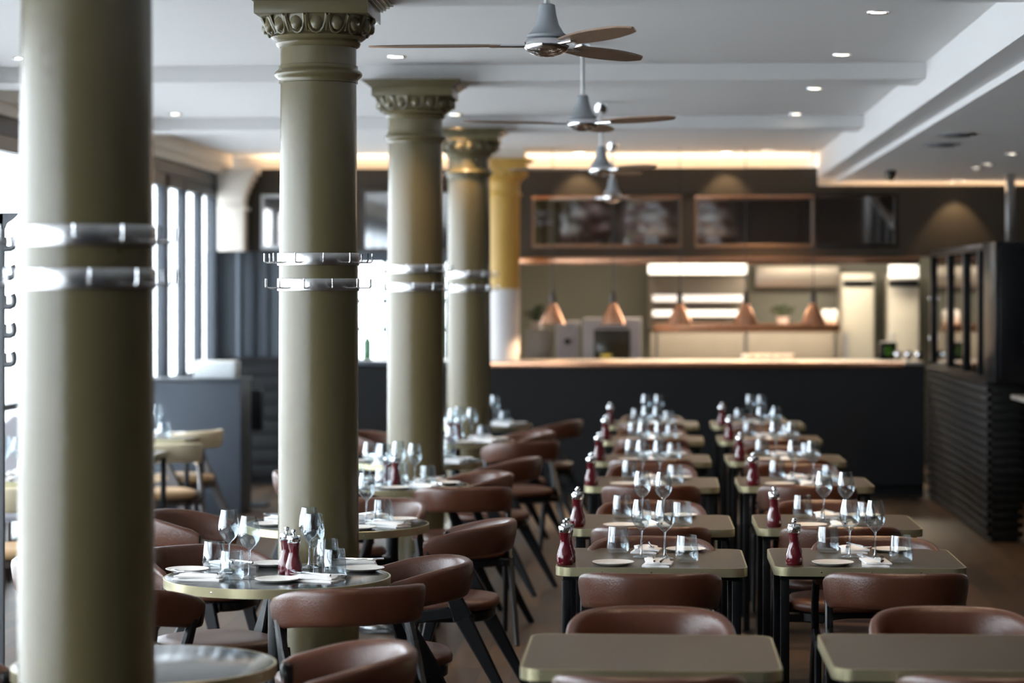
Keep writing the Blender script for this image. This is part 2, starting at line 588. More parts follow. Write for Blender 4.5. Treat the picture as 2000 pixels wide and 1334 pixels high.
# corner half pilaster on the end wall
m = MB()
m.box(XL, XL + 0.24, YE - 0.22, YE, 2.13, 2.62, 0.006)
for k, e in enumerate((0.01, 0.03, 0.055, 0.085, 0.12)):
    m.box(XL, XL + 0.24 + e, YE - 0.22 - e, YE, 2.60 + k * 0.055, 2.66 + k * 0.055, 0.006)
m.box(XL, XL + 0.27, YE - 0.24, YE, 2.50, 2.53, 0.006)
struct('trim_10', m, M['cream_paint'])

# ------------------------------------------------------------------ columns
def column(y, label, main, low, hooks=True, rot=0.0):
    root = empty('column', (CX, y, 0), 0, label, 'column', 'row of cast columns')
    r = 0.152
    sh = MB()
    if low is None:
        sh.lathe([(0.20, 0), (0.20, 0.05), (0.175, 0.08), (0.165, 0.11), (0.161, 0.2), (0.159, 1.0), (0.154, 2.0), (0.150, 2.56), (0.150, 2.74)], 64)
        sh.build('shaft', main, root)
    else:
        sh.lathe([(r, 1.785), (r, 2.74)], 64)
        sh.build('shaft', main, root)
        MB().lathe([(0.20, 0), (0.20, 0.05), (0.17, 0.08), (r, 0.15), (r, 1.785)], 64).build('lower_shaft', low, root)
    # astragal ring, echinus with egg and dart, abacus
    ring = [(0.150 + 0.024 * math.sin(PI * k / 10), 2.588 + 0.048 * k / 10) for k in range(11)]
    MB().lathe([(0.148, 2.575), (0.156, 2.578), (0.156, 2.588)] + ring[1:-1] + [(0.156, 2.636), (0.156, 2.645), (0.148, 2.648)], 64).build('ring', main, root)
    cp = MB()
    cp.lathe([(0.150, 2.715), (0.163, 2.722), (0.168, 2.733), (0.163, 2.742), (0.176, 2.746), (0.188, 2.756), (0.182, 2.766),
              (0.190, 2.772), (0.205, 2.79), (0.212, 2.81), (0.214, 2.832)], 64)
    ne = 16
    for k in range(ne):
        a = 2 * PI * k / ne + 0.1
        # egg
        mt = Matrix.Rotation(a, 4, 'Z') @ Matrix.Translation((0.200, 0, 2.803)) @ Matrix.Rotation(R(-22), 4, 'Y')
        cp.lathe([(0.004, -0.034), (0.014, -0.029), (0.024, -0.014), (0.028, 0.004), (0.026, 0.022), (0.020, 0.03)], 10, mt @ Matrix.Diagonal((0.8, 1, 1, 1)))
        # shell around the egg
        pts = []
        for q in range(9):
            t = -PI * 0.5 + (q - 4) / 4.0 * PI * 0.62
            yy = 0.037 * math.cos(t) if False else 0.037 * math.sin((q - 4) / 4.0 * PI * 0.5)
            zz = 2.832 - 0.072 * math.cos((q - 4) / 4.0 * PI * 0.5)
            rr = 0.192 + (zz - 2.76) * 0.42
            pts.append((rr, yy, zz))
        cp.tube(pts, 0.005, 5, Matrix.Rotation(a, 4, 'Z'))
        # dart
        a2 = a + PI / ne
        cp.tube([(0.222, 0, 2.828), (0.208, 0, 2.795), (0.196, 0, 2.768)], 0.005, 6, Matrix.Rotation(a2, 4, 'Z'), rads=[0.010, 0.007, 0.003])
    cp.build('capital', main, root)
    ab = MB()
    for (hw, z0, z1) in ((0.222, 2.832, 2.882), (0.232, 2.882, 2.890), (0.243, 2.890, 2.900), (0.256, 2.900, 2.910), (0.270, 2.910, 2.9195)):
        ab.box(-hw, hw, -hw, hw, z0, z1, 0.002)
    ab.build('abacus', main, root)
    if hooks:
        for bi, z0 in enumerate((1.857, 1.757)):
            b = MB()
            prof = [(0.155, z0), (0.1615, z0 + 0.001), (0.1625, z0 + 0.004), (0.1625, z0 + 0.046), (0.1615, z0 + 0.049), (0.155, z0 + 0.050)]
            b.lathe(prof, 64, cap0=False, cap1=False)
            band = b.build('hook_band', M['chrome_band'], root)
            hk = MB()
            zz = z0 + 0.012
            hk.tube([(0.160, 0, zz), (0.205, 0, zz), (0.210, 0, zz + 0.002), (0.213, 0, zz + 0.006), (0.213, 0, zz + 0.036)], 0.0032, 8)
            first = None
            for q in range(12):
                a = rot + bi * 0.17 + q * 2 * PI / 12
                if first is None:
                    first = hk.build('hook', M['chrome'], band)
                    first.rotation_euler.z = a
                else:
                    c = first.copy()
                    COL.objects.link(c)
                    c.rotation_euler.z = a
    return root


M['chrome_band'] = mat('brushed_chrome_band', (0.58, 0.57, 0.57), 0.27, 1.0, noise=(3, 0.12, (4, 4, 0.2)))
names = ['olive column nearest the camera, blurred, at the left of the frame', 'sharp olive column second from the camera, beside the laid round tables', 'olive column third from the camera, between the round tables', 'olive column fourth from the camera, just in front of the dark counter']
for i in range(4):
    column(COLY[i], names[i], M['olive'], None, True, rot=[0.1, 0.23, 0.4, 0.05][i])
column(COLY[4], 'mustard and white column standing behind the kitchen counter', M['mustard'], M['whitecol'], False)

# ------------------------------------------------------------------ counter and partition
YC = 20.92
o = empty('kitchen_counter', (0, YC, 0), 0, 'long navy fronted counter with copper rail before the open kitchen', 'counter')
MB().box(-2.77, 2.33, 0.0, 0.75, 0.10, 1.13).box(-2.70, 2.33, 0.06, 0.75, 0.0, 0.10).build('body', M['navy'], o)
MB().box(-1.50, 2.16, -0.03, 0.0, 1.105, 1.155, 0.006).build('copper_rail', M['copper'], o)
MB().box(-2.79, 2.33, 0.0, 0.78, 1.13, 1.158, 0.004).build('worktop', M['inox'], o)
MB().box(-2.79, -1.50, -0.03, 0.0, 1.12, 1.158, 0.004).build('dark_edge', M['slate'], o)

# slatted half wall on the right with glazed wine screen
o = empty('slatted_partition', (2.34, 17.1, 0), 0, 'black slatted half wall running back to the counter at right', 'partition')
MB().box(0.03, 0.22, 0.03, 3.78, 0, 1.10).build('core', M['blackmatt'], o)
m = MB()
for k in range(17):
    z = 0.04 + k * 0.063
    m.box(0.0, 0.03, 0.0, 3.78, z, z + 0.04, 0.004)
    m.box(0.0, 0.25, 0.0, 0.03, z, z + 0.04, 0.004)
m.build('slats', M['blackmatt'], o)
MB().box(-0.01, 0.26, -0.01, 3.78, 1.10, 1.125, 0.004).build('cap_rail', M['black'], o)
o = empty('glazed_screen', (2.36, 17.1, 1.125), 0, 'black framed glass screen standing on the slatted half wall', 'screen')
m = MB()
for y in (0.62, 1.46, 2.45, 3.62):
    m.box(0.0, 0.06, y, y + 0.09, 0.0, 0.93, 0.004)
m.box(0.0, 0.06, 0.40, 3.71, 0.93, 0.98, 0.004)
m.box(0.0, 0.06, 0.40, 3.71, 0.0, 0.03, 0.004)
m.build('frame', M['black'], o)
MB().box(0.028, 0.034, 0.42, 3.62, 0.03, 0.93).build('glass', M['darkpane'], o)
for z in (0.24, 0.58):
    MB().lathe([(0.012, 0), (0.016, 0.006), (0.010, 0.014)], 12, Matrix.Translation((0.0, 3.66, z)) @ Matrix.Rotation(R(-90), 4, 'Y')).build('bolt', M['chrome'], o)
o = empty('tall_cabinet', (2.36, 16.85, 1.125), 0, 'tall black cabinet block at the near end of the glass screen', 'cabinet')
MB().box(0, 0.72, 0.0, 0.60, 0.0, 0.98, 0.006).build('body', M['black'], o)
MB().box(0.03, 0.34, -0.02, 0.0, 0.03, 0.95, 0.004).build('door', M['black'], o)
MB().box(0.36, 0.69, -0.02, 0.0, 0.03, 0.95, 0.004).build('door', M['black'], o)
# slatted service station
o = empty('service_station', (2.60, 16.2, 0), 0, 'black slatted service station with grey top at right edge', 'station')
MB().box(0.03, 1.2, 0.03, 0.85, 0, 1.02).build('body', M['blackmatt'], o)
m = MB()
for k in range(16):
    z = 0.03 + k * 0.063
    m.box(0.0, 1.2, 0.0, 0.03, z, z + 0.04, 0.004)
    m.box(0.0, 0.03, 0.03, 0.85, z, z + 0.04, 0.004)
m.build('slats', M['blackmatt'], o)
MB().box(-0.14, 1.2, -0.05, 0.62, 1.02, 1.05, 0.006).build('top', M['inox'], o)
# slim steel ceiling post at right
p = W(1973, 20.3)
o = MB().box(-0.035, 0.035, -0.035, 0.035, 0.0, 0.62, 0.006).build('ceiling_post', M['steel'], loc=(p.x, p.y, 2.125))
tag(o, 'slim steel post between the glass screen and the right ceiling', 'post')
o.location.z = 2.13
o = MB().box(-0.6, 0.6, -0.3, 0.3, 1.0, 2.13, 0.01).box(-0.6, 0.6, -0.3, 0.3, 0, 1.0, 0.01).build('back_cabinet', M['black'], loc=(p.x + 0.3, p.y + 0.1, 0))
tag(o, 'tall black cabinet under the slim steel post at far right', 'cabinet')

# ------------------------------------------------------------------ kitchen fittings behind the pass
def kbox(name, px0, px1, py0, py1, d, depth, material, label, cat, bev=0.01, group=None):
    """free-standing block between two pixel columns and rows at depth d, with real depth"""
    s = F / d
    a = W(px0, d)
    b = W(px1, d)
    z0 = H - (py1 - HY) / s
    z1 = H - (py0 - HY) / s
    y = (a.y + b.y) / 2
    o = MB().box(a.x, b.x, y, y + depth, z0, z1, bev).build(name, material)
    tag(o, label, cat, group)
    return o, a.x, b.x, y, z0, z1


# work bench carrying the ovens
b0 = W(1040, 22.9)
b1 = W(1800, 22.9)
o = empty('work_bench', (0, 22.9, 0), 0, 'low steel work bench behind the counter in the kitchen', 'bench')
MB().box(b0.x, b1.x, 0, 0.7, 0.88, 0.92, 0.005).build('worktop', M['inox'], o)
MB().box(b0.x + 0.05, b1.x - 0.05, 0.05, 0.65, 0.0, 0.88).build('body', M['inox'], o)


def on_bench(name, px0, px1, pytop, depth, material, label, cat, d=23.0, bev=0.01, z0=0.92):
    a, b = W(px0, d), W(px1, d)
    z1 = H - (pytop - HY) * d / F
    o = empty(name, ((a.x + b.x) / 2, (a.y + b.y) / 2, z0), 0, label, cat)
    w = (b.x - a.x) / 2
    MB().box(-w, w, 0, depth, 0, z1 - z0, bev).build('casing', material, o)
    return o, w, z1 - z0


o, w, h = on_bench('oven', 1085, 1131, 628, 0.4, M['oven'], 'narrow pale oven with two dark knobs behind the counter', 'oven')
for k in (0.28, 0.66):
    MB().lathe([(0.03, 0), (0.028, 0.02), (0.02, 0.025)], 16, Matrix.Translation((0, 0, h * k)) @ Matrix.Rotation(R(90), 4, 'X')).build('knob', M['black'], o)
o, w, h = on_bench('oven', 1138, 1252, 622, 0.45, M['oven'], 'wide pale oven with large dark glass door behind the counter', 'oven')
MB().box(-w * 0.62, w * 0.62, -0.015, 0.0, h * 0.1, h * 0.82, 0.004).build('door', M['ovenglass'], o)
MB().tube([(-w * 0.5, -0.03, h * 0.87), (w * 0.5, -0.03, h * 0.87)], 0.008).build('handle', M['chrome'], o)
on_bench('steel_container', 1024, 1076, 642, 0.35, M['inox'], 'squat steel container left of the narrow pale oven', 'container')
# green produce heap on the steel container
random.seed(3)


def leafy(name, px, d, z, n, spread, height, label):
    p = W(px, d)
    m = MB()
    for k in range(n):
        a = random.uniform(0, 2 * PI)
        rr = random.uniform(0, spread)
        hh = random.uniform(0.35, 1) * height
        x, y = rr * math.cos(a), rr * math.sin(a) * 0.6
        ln, wd = random.uniform(0.04, 0.07), random.uniform(0.018, 0.03)
        mt = Matrix.Translation((x, y, hh)) @ Matrix.Rotation(a, 4, 'Z') @ Matrix.Rotation(random.uniform(-1, 0.6), 4, 'Y')
        m.add([(0, 0, 0), (ln * 0.5, wd, 0.006), (ln, 0, 0.002), (ln * 0.5, -wd, 0.006), (ln * 0.5, 0, -0.006)], [(0, 1, 4), (1, 2, 4), (2, 3, 4), (3, 0, 4), (0, 3, 2, 1)], mt)
        m.tube([(x * 0.3, y * 0.3, 0), (x, y, hh)], 0.002, 4)
    o = empty(name, (p.x, p.y + 0.15, z), 0, label, 'plant')
    MB().lathe([(0.05, 0), (0.065, 0.07), (0.06, 0.07), (0.05, 0.02)], 16).build('pot', M['whitecol'], o)
    m.build('foliage', M['plant'], o, loc=(0, 0, 0.05), smooth=0)


def zpix(py, d):
    return H - (py - HY) * d / F


leafy('potted_herb', 1047, 23.05, zpix(642, 23.0), 46, 0.10, 0.14, 'pale green potted herb on the squat steel container')
# hood with lit tube
d = 24.6
s = F / d
a, b = W(1266, d), W(1458, d)
o = empty('extraction_hood', ((a.x + b.x) / 2, a.y, 1.92), 0, 'steel extraction hood with bright lit tube over the range', 'hood')
w = (b.x - a.x) / 2
MB().box(-w - 0.02, w + 0.02, 0, 0.7, 0.13, 0.88, 0.01).build('body', M['inox'], o)
MB().box(-w, w, -0.04, 0.10, 0.02, 0.12, 0.01).build('tube_light', M['tube'], o)
# tiled splash back and lit shelves
kbox('backsplash', 1266, 1458, 540, 645, 25.3, 0.20, M['beige'], 'beige tiled splashback panel under the extraction hood', 'splashback')
for i, (y0, y1, nm) in enumerate(((576, 589, 'upper'), (606, 618, 'lower'))):
    q0, q1 = W(1275, 25.0), W(1450, 25.0)
    o = empty('lit_shelf', ((q0.x + q1.x) / 2, q0.y, zpix(y1, 25.0)), 0, nm + ' steel shelf with a bright light strip under the hood', 'shelf', 'lit shelves under the hood')
    ww = (q1.x - q0.x) / 2
    hh = (y1 - y0) * 25.0 / F
    MB().box(-ww, ww, -0.02, 0.0, 0, hh, 0.003).build('light_strip', M['tube2'], o)
    MB().box(-ww - 0.02, ww + 0.02, 0.0, 0.33, hh * 0.3, hh * 0.8, 0.003).build('board', M['inox'], o)
gs = kbox('gantry_shelf', 1276, 1640, 632, 648, 24.2, 0.4, M['copper'], 'long copper fronted shelf crossing the back of the kitchen', 'shelf')
for gx in (gs[1] + 0.03, (gs[1] + gs[2]) / 2, gs[2] - 0.03):
    MB().box(gx - 0.015, gx + 0.015, gs[3] + 0.18, gs[3] + 0.21, 0, gs[4]).build('post', M['steel'], gs[0])
kbox('lower_unit', 1270, 1640, 650, 720, 25.0, 0.5, M['beige'], 'beige panelled kitchen unit below the long copper shelf', 'cabinet')
for k, (x0, x1) in enumerate(((1645, 1708), (1734, 1796))):
    lab = ['tall pale fridge left of its twin at the back of the kitchen', 'tall pale fridge nearest the glass screen in the kitchen'][k]
    q0, q1 = W(x0, 24.6), W(x1, 24.6)
    o = empty('fridge', ((q0.x + q1.x) / 2, q0.y, 0), 0, lab, 'fridge', 'tall fridges')
    w = (q1.x - q0.x) / 2
    MB().box(-w, w, 0.03, 0.7, 0, 1.95, 0.01).build('body', M['fridge'], o)
    MB().box(-w + 0.01, w - 0.01, 0, 0.03, 0.1, 1.80, 0.01).build('door', M['fridge'], o)
    MB().box(-w + 0.01, w - 0.01, 0.0, 0.03, 1.82, 1.88, 0.004).build('vent', M['black'], o)
    MB().tube([(-w + 0.04, -0.03, 1.0), (-w + 0.04, -0.03, 1.35)], 0.008).build('handle', M['steel'], o)
kbox('wall_light_box', 1738, 1794, 518, 543, 24.3, 0.15, M['tube2'], 'lit white box light above the right fridge', 'light')
kbox('wall_panel', 1476, 1640, 520, 560, 25.3, 0.2, M['inox'], 'pale steel wall panel right of the extraction hood', 'panel')
# crockery on the shelf
leafy('potted_herb', 1531, 24.2, gs[5], 46, 0.13, 0.12, 'dark green potted herb on the long kitchen shelf')
for k, px in enumerate((1614, 1630)):
    p = W(px, 24.3)
    o = MB().lathe([(0.03, 0), (0.045, 0.02), (0.05, 0.10), (0.035, 0.13), (0.03, 0.14)], 16).build('jug', M['china'], loc=(p.x, p.y + 0.1, gs[5]))
    tag(o, ['white jug on the long copper shelf, left of a pair', 'white jug on the long copper shelf, right of a pair'][k], 'jug', 'white jugs on shelf')
for k, px in enumerate((1462, 1482, 1500, 1518, 1537)):
    p = W(px, 21.5)
    o = MB().lathe([(0.03, 0), (0.055, 0.015), (0.07, 0.05), (0.066, 0.05), (0.05, 0.02)], 20).build('bowl', M['china'], loc=(p.x, p.y, 1.158))
    tag(o, ['leftmost', 'second', 'middle', 'fourth', 'rightmost'][k] + ' small white bowl in the row of five on the counter', 'bowl', 'bowls on the counter')
# small speaker with green ring
p = W(1735, 21.35)
o = empty('speaker', (p.x, p.y, 1.158), 0, 'small black speaker with green ring light on the counter', 'speaker')
MB().box(-0.075, 0.075, 0, 0.15, 0, 0.16, 0.012).build('cabinet', M['black'], o)
m = MB()
m.tube([(0.026 * math.cos(t * PI / 8), -0.003, 0.08 + 0.032 * math.sin(t * PI / 8)) for t in range(17)], 0.003, 6)
m.build('ring_light', M['led'], o)
p = W(1772, 21.3)
for k in range(3):
    o = MB().lathe([(0.02, 0), (0.035, 0.02), (0.04, 0.06), (0.03, 0.08)], 16).build('cup', M['chrome'], loc=(p.x - 0.08 + k * 0.09, p.y, 1.158))
    tag(o, ['left', 'middle', 'right'][k] + ' of three chrome cups at the right end of the counter', 'cup', 'chrome cups on counter end')
p = W(1180, 21.6)
o = MB().lathe([(0.02, 0), (0.05, 0.02), (0.055, 0.04), (0.05, 0.04), (0.03, 0.015)], 16).build('dish', mat('yellow_glaze', (0.22, 0.21, 0.04), 0.4, noise=(5, 0.1, (1, 1, 1))), loc=(p.x + 0.02, p.y, 1.158))
tag(o, 'small yellow green dish on the counter before the wide oven', 'dish')

# bottles in the bar window
for k, (px, hh) in enumerate(((706, 0.30), (722, 0.26), (738, 0.31), (750, 0.28))):
    p = W(px, 21.9)
    o = MB().lathe([(0.036, 0), (0.038, 0.01), (0.038, hh * 0.6), (0.014, hh * 0.78), (0.013, hh), (0.015, hh), (0.015, hh + 0.01)], 20).build('bottle', M['glass'] if k != 1 else M['greenbottle'], loc=(p.x, 21.6, 1.158))
    tag(o, ['clear bottle farthest left in the bright bar window', 'green bottle second from left in the bright bar window', 'clear bottle third from left in the bright bar window', 'clear bottle beside the third column in the bright bar window'][k], 'bottle', 'bottles in the bar window')
# bar mirror above the window
o = empty('bar_mirror', (0, YE, 0), 0, 'framed bright mirror above the bar window between columns', 'mirror')
MB().box(-2.62, -1.75, -0.04, -0.02, 2.16, 2.66).build('glass', M['clearmirror'], o)
MB().box(-2.65, -1.72, -0.05, 0.0, 2.66, 2.69, 0.004).box(-2.65, -1.72, -0.05, 0.0, 2.13, 2.16, 0.004).box(-2.65, -2.62, -0.05, 0, 2.16, 2.66).box(-1.75, -1.72, -0.05, 0, 2.16, 2.66).build('frame', M['darkwood'], o)
a, b = W(516, 22.05), W(552, 22.05)
o = empty('wall_picture', ((a.x + b.x) / 2, YE, 2.40), 0, 'small dark framed picture on the end wall left of second column', 'picture')
MB().box(-0.10, 0.24, -0.03, -0.02, -0.22, 0.22).build('picture', M['mirror'], o)
MB().box(-0.13, -0.10, -0.04, 0, -0.25, 0.25, 0.004).box(0.24, 0.27, -0.04, 0, -0.25, 0.25, 0.004).box(-0.10, 0.24, -0.04, 0, 0.22, 0.25, 0.004).box(-0.10, 0.24, -0.04, 0, -0.25, -0.22, 0.004).build('frame', M['paper'], o)
# pipe below the pilaster
p = W(466, 21.95)
o = MB().lathe([(0.035, 0), (0.035, 0.95)], 20).build('wall_pipe', M['slate'], loc=(p.x, YE - 0.16, 1.165))
tag(o, 'blue grey vertical pipe below the corner pilaster', 'pipe')

# copper pendants over the pass
pend = empty('pendant_lamp', (0, 0, 0), 0, 'x', 'lamp', 'copper pendants over the counter')
zb = zpix(632, 21.3)
MB().lathe([(0.112, 0), (0.108, 0.012), (0.035, 0.165), (0.022, 0.18), (0.018, 0.18), (0.030, 0.16), (0.104, 0.008)], 32, cap0=False, cap1=False).build('shade', M['copper'], pend)
MB().lathe([(0.024, 0.175), (0.026, 0.20), (0.024, 0.25), (0.012, 0.285), (0.004, 0.30)], 20).build('cap', M['darkwood'], pend)
MB().tube([(0, 0, 0.29), (0, 0, ZC - zb)], 0.004, 6).build('cord', M['black'], pend)
MB().lathe([(0.002, 0.035), (0.02, 0.04), (0.03, 0.06), (0.025, 0.09), (0.012, 0.12)], 16).build('bulb', M['lamp'], pend)
PP = Proto(pend)
plab = ['leftmost copper cone pendant over the kitchen counter', 'second copper cone pendant from the left over the counter', 'middle copper cone pendant over the kitchen counter', 'fourth copper cone pendant from the left over the counter', 'rightmost copper cone pendant over the kitchen counter']
for k, px in enumerate((1081, 1198, 1327, 1454, 1584)):
    p = W(px, 21.3)
    if k in (0,):
        p.y = 21.35
    PP.put((p.x, 21.12, zb), 0, plab[k])
    l = bpy.data.lights.new('pendant_bulb', 'SPOT')
    l.energy = 26
    l.color = WARM
    l.spot_size = R(140)
    l.spot_blend = 0.4
    l.shadow_soft_size = 0.03
    lo = bpy.data.objects.new('pendant_bulb', l)
    COL.objects.link(lo)
    lo.location = (p.x, 21.12, zb + 0.01)

# ------------------------------------------------------------------ ceiling lights, fans, sundries
dl = empty('downlight', (0, 0, 0), 0, 'x', 'light', 'recessed ceiling downlights')
MB().lathe([(0.036, -0.004), (0.050, -0.006), (0.052, 0.0), (0.040, 0.0)], 24, cap0=False, cap1=False).build('bezel', M['chrome'], dl)
MB().lathe([(0.001, -0.002), (0.037, -0.002), (0.037, 0.0), (0.001, 0.0)], 24).build('lamp', M['lamp'], dl)
DL = Proto(dl)


def downlight(px, py, z, label, e=12, spot=95):
    p = G(px, py, z)
    DL.put((p.x, p.y, z - 0.001), 0, label)
    l = bpy.data.lights.new('downlight_beam', 'SPOT')
    l.energy = e
    l.color = (1.0, 0.66, 0.36)
    l.spot_size = R(spot)
    l.spot_blend = 0.7
    l.shadow_soft_size = 0.03
    lo = bpy.data.objects.new('downlight_beam', l)
    COL.objects.link(lo)
    lo.location = (p.x, p.y, z - 0.012)


for (px, py, z, lab) in (
        (1715, 23, ZC, 'nearest lit downlight in the right line of the main ceiling'),
        (1645, 106, ZC, 'second lit downlight in the right line of the main ceiling'),
        (1592, 172, ZC, 'third lit downlight in the right line, past the cross beam'),
        (1555, 222, ZC, 'fourth lit downlight in the right line of the main ceiling'),
        (1500, 293, ZC, 'farthest lit downlight over the warm glowing cove'),
        (775, 110, ZC, 'lit downlight between the second and third olive columns'),
        (890, 223, ZC, 'lit downlight between the third and fourth olive columns'),
        (342, 222, ZC, 'lit downlight near the window wall, right of the nearest column'),
        (42, 113, ZC, 'lit downlight near the window wall, left of the nearest column'),
        (1977, 300, 2.75, 'lit downlight in the low right ceiling, at the frame edge'),
        (1930, 320, 2.75, 'lit downlight in the low right ceiling, second from the edge'),
        (1907, 328, 2.75, 'faint downlight in the low right ceiling, farthest left of three')):
    downlight(px, py, z, lab, e=(130 if px in (1715, 1645, 1592, 1555, 1500) else 60))
# extra unseen downlights added above the frame to brighten the nearer tables
for k, (x, y) in enumerate(((1.0, 8.75), (1.0, 6.7), (-0.45, 6.4), (-2.3, 7.4), (-0.45, 10.5))):
    DL.put((x, y, ZC - 0.001), 0, ['downlight over the second laid square tables', 'downlight over the nearest square tables', 'downlight over the aisle near the nearest column', 'downlight near the window side of the second column', 'downlight over the aisle by the third round table'][k] + ', added unseen above the frame')
    l = bpy.data.lights.new('downlight_beam', 'SPOT')  # beam of an added fitting, out of view
    l.energy = 62
    l.color = (1.0, 0.74, 0.50)
    l.spot_size = R(95)
    l.spot_blend = 0.7
    l.shadow_soft_size = 0.03
    lo = bpy.data.objects.new('downlight_beam', l)
    COL.objects.link(lo)
    lo.location = (x, y, ZC - 0.013)
# wall washers just before the kitchen bulkhead, making the scallops
for k, (px, z) in enumerate(((1130, ZC), (1420, ZC), (1870, 2.75))):
    p = W(px, 21.6)
    DL.put((p.x, 21.78, z - 0.001), 0, ['wall washing downlight over the left smoked mirror', 'wall washing downlight over the middle smoked mirror', 'wall washing downlight over the bare wall right of mirrors'][k])
    if z > 2.8:
        pass
    l = bpy.data.lights.new('washer_beam', 'SPOT')
    l.energy = 22
    l.color = (1.0, 0.72, 0.42)
    l.spot_size = R(75)
    l.spot_blend = 0.5
    l.shadow_soft_size = 0.02
    lo = bpy.data.objects.new('washer_beam', l)
    COL.objects.link(lo)
    lo.location = (p.x, 21.78, z - 0.02)
    lo.rotation_euler = (R(18), 0, 0)
beam_bottom_fix = True
p = G(1740, 333, 2.75)
o = empty('ceiling_camera', (p.x, p.y, 2.75), 0, 'small black dome camera under the low right ceiling', 'camera')
MB().lathe([(0.045, 0), (0.05, -0.02), (0.045, -0.035)], 24).build('mount', M['black'], o)
MB().lathe([(0.04, -0.035), (0.042, -0.05), (0.032, -0.072), (0.015, -0.084), (0.002, -0.086)], 24).build('dome', M['ovenglass'], o)
for k, (px, py) in enumerate(((1866, 262), (1838, 281))):
    p = G(px, py, 2.75)
    o = empty('ceiling_vent', (p.x, p.y, 2.75), 0, ['round flush vent in the low right ceiling, nearer one', 'round flush vent in the low right ceiling, farther one'][k], 'vent', 'round ceiling vents')
    MB().lathe([(0.001, -0.012), (0.05, -0.014), (0.052, -0.006), (0.11, -0.010), (0.13, -0.006), (0.135, 0.0)], 32).build('plate', M['fangrey'], o)
    MB().lathe([(0.06, -0.016), (0.09, -0.018), (0.09, -0.010), (0.06, -0.010)], 32, cap0=False, cap1=False).build('ring', M['charcoal'], o)
for k, (px, py) in enumerate(((1787, 160),)):
    p = W(1787, 13.55)
    o = empty('smoke_detector', (1.30, p.y + 0.1, ZC), 0, 'small white smoke detector at the right end of the ceiling', 'detector')
    o.location.z = ZC
    MB().lathe([(0.05, 0), (0.05, -0.02), (0.03, -0.04), (0.012, -0.05)], 24).build('body', M['whitecol'], o)
    MB().lathe([(0.012, -0.05), (0.010, -0.07), (0.002, -0.072)], 12).build('sensor', M['chrome'], o)

fan = empty('ceiling_fan', (0, 0, 0), 0, 'x', 'fan', 'ceiling fans in a line')
MB().lathe([(0.036, 0), (0.042, -0.004), (0.040, -0.05), (0.030, -0.062), (0.014, -0.064)], 32).build('canopy', M['chrome'], fan)
MB().lathe([(0.012, -0.06), (0.012, -0.27)], 16).build('rod', M['steel'], fan)
MB().lathe([(0.020, -0.262), (0.028, -0.266), (0.033, -0.30), (0.042, -0.335), (0.058, -0.362), (0.070, -0.370), (0.070, -0.378), (0.06, -0.380)], 40).build('bell', M['fangrey'], fan)
MB().lathe([(0.055, -0.378), (0.072, -0.386), (0.078, -0.395), (0.078, -0.414), (0.070, -0.424), (0.050, -0.436), (0.025, -0.444), (0.002, -0.446)], 40).build('motor', M['chrome'], fan)
for k in range(3):
    bl = MB()
    a = 2 * PI * k / 3
    mt = Matrix.Rotation(a, 4, 'Z')
    # tapered pitched blade with a rounded tip
    n = 12
    up, dn = [], []
    for i in range(n + 1):
        t = i / n
        x = 0.16 + 0.46 * t
        w = (0.038 + 0.020 * math.sin(PI * min(1, t * 1.1))) * (1.0 if t < 0.85 else math.sqrt(max(0.0, 1 - ((t - 0.85) / 0.15) ** 2)) * 0.9 + 0.1)
        pt = R(-9)
        up.append((x, w, 0, pt))
        dn.append((x, -w, 0, pt))
    vs, fs = [], []
    for (x, w, _, pt) in up:
        vs.append((x, w * math.cos(pt), -0.405 + w * math.sin(pt) + 0.003))
        vs.append((x, -w * math.cos(pt), -0.405 - w * math.sin(pt) + 0.003))
        vs.append((x, -w * math.cos(pt), -0.405 - w * math.sin(pt) - 0.003))
        vs.append((x, w * math.cos(pt), -0.405 + w * math.sin(pt) - 0.003))
    for i in range(n):
        for q in range(4):
            q2 = (q + 1) % 4
            fs.append((i * 4 + q, i * 4 + q2, (i + 1) * 4 + q2, (i + 1) * 4 + q))
    fs.append((0, 1, 2, 3))
    fs.append(tuple(n * 4 + q for q in (3, 2, 1, 0)))
    bl.add(vs, fs, mt)
    bo = bl.build('blade', M['bronze'], fan)
    MB().add([], []).box(0.07, 0.20, -0.012, 0.012, -0.412, -0.402, 0.002, mt).build('blade_arm', M['chrome'], bo)
FP = Proto(fan)
for (px, d_, rz, lab) in ((1068, 8.35, R(179), 'nearest ceiling fan, its canopy cut off by the frame top'),
                          (1138, 12.2, R(195) + PSI, 'second ceiling fan from the camera, whole rod visible'),
                          (1174, 16.0, R(186), 'third ceiling fan from the camera, small against the cove'),
                          (1196, 20.2, R(150), 'farthest ceiling fan, hanging before the smoked mirrors')):
    p = W(px, d_)
    fo = FP.put((p.x, p.y, ZC), rz, lab)
    fo.scale.z = {16.0: 1.10, 20.2: 1.14}.get(d_, 1.0)

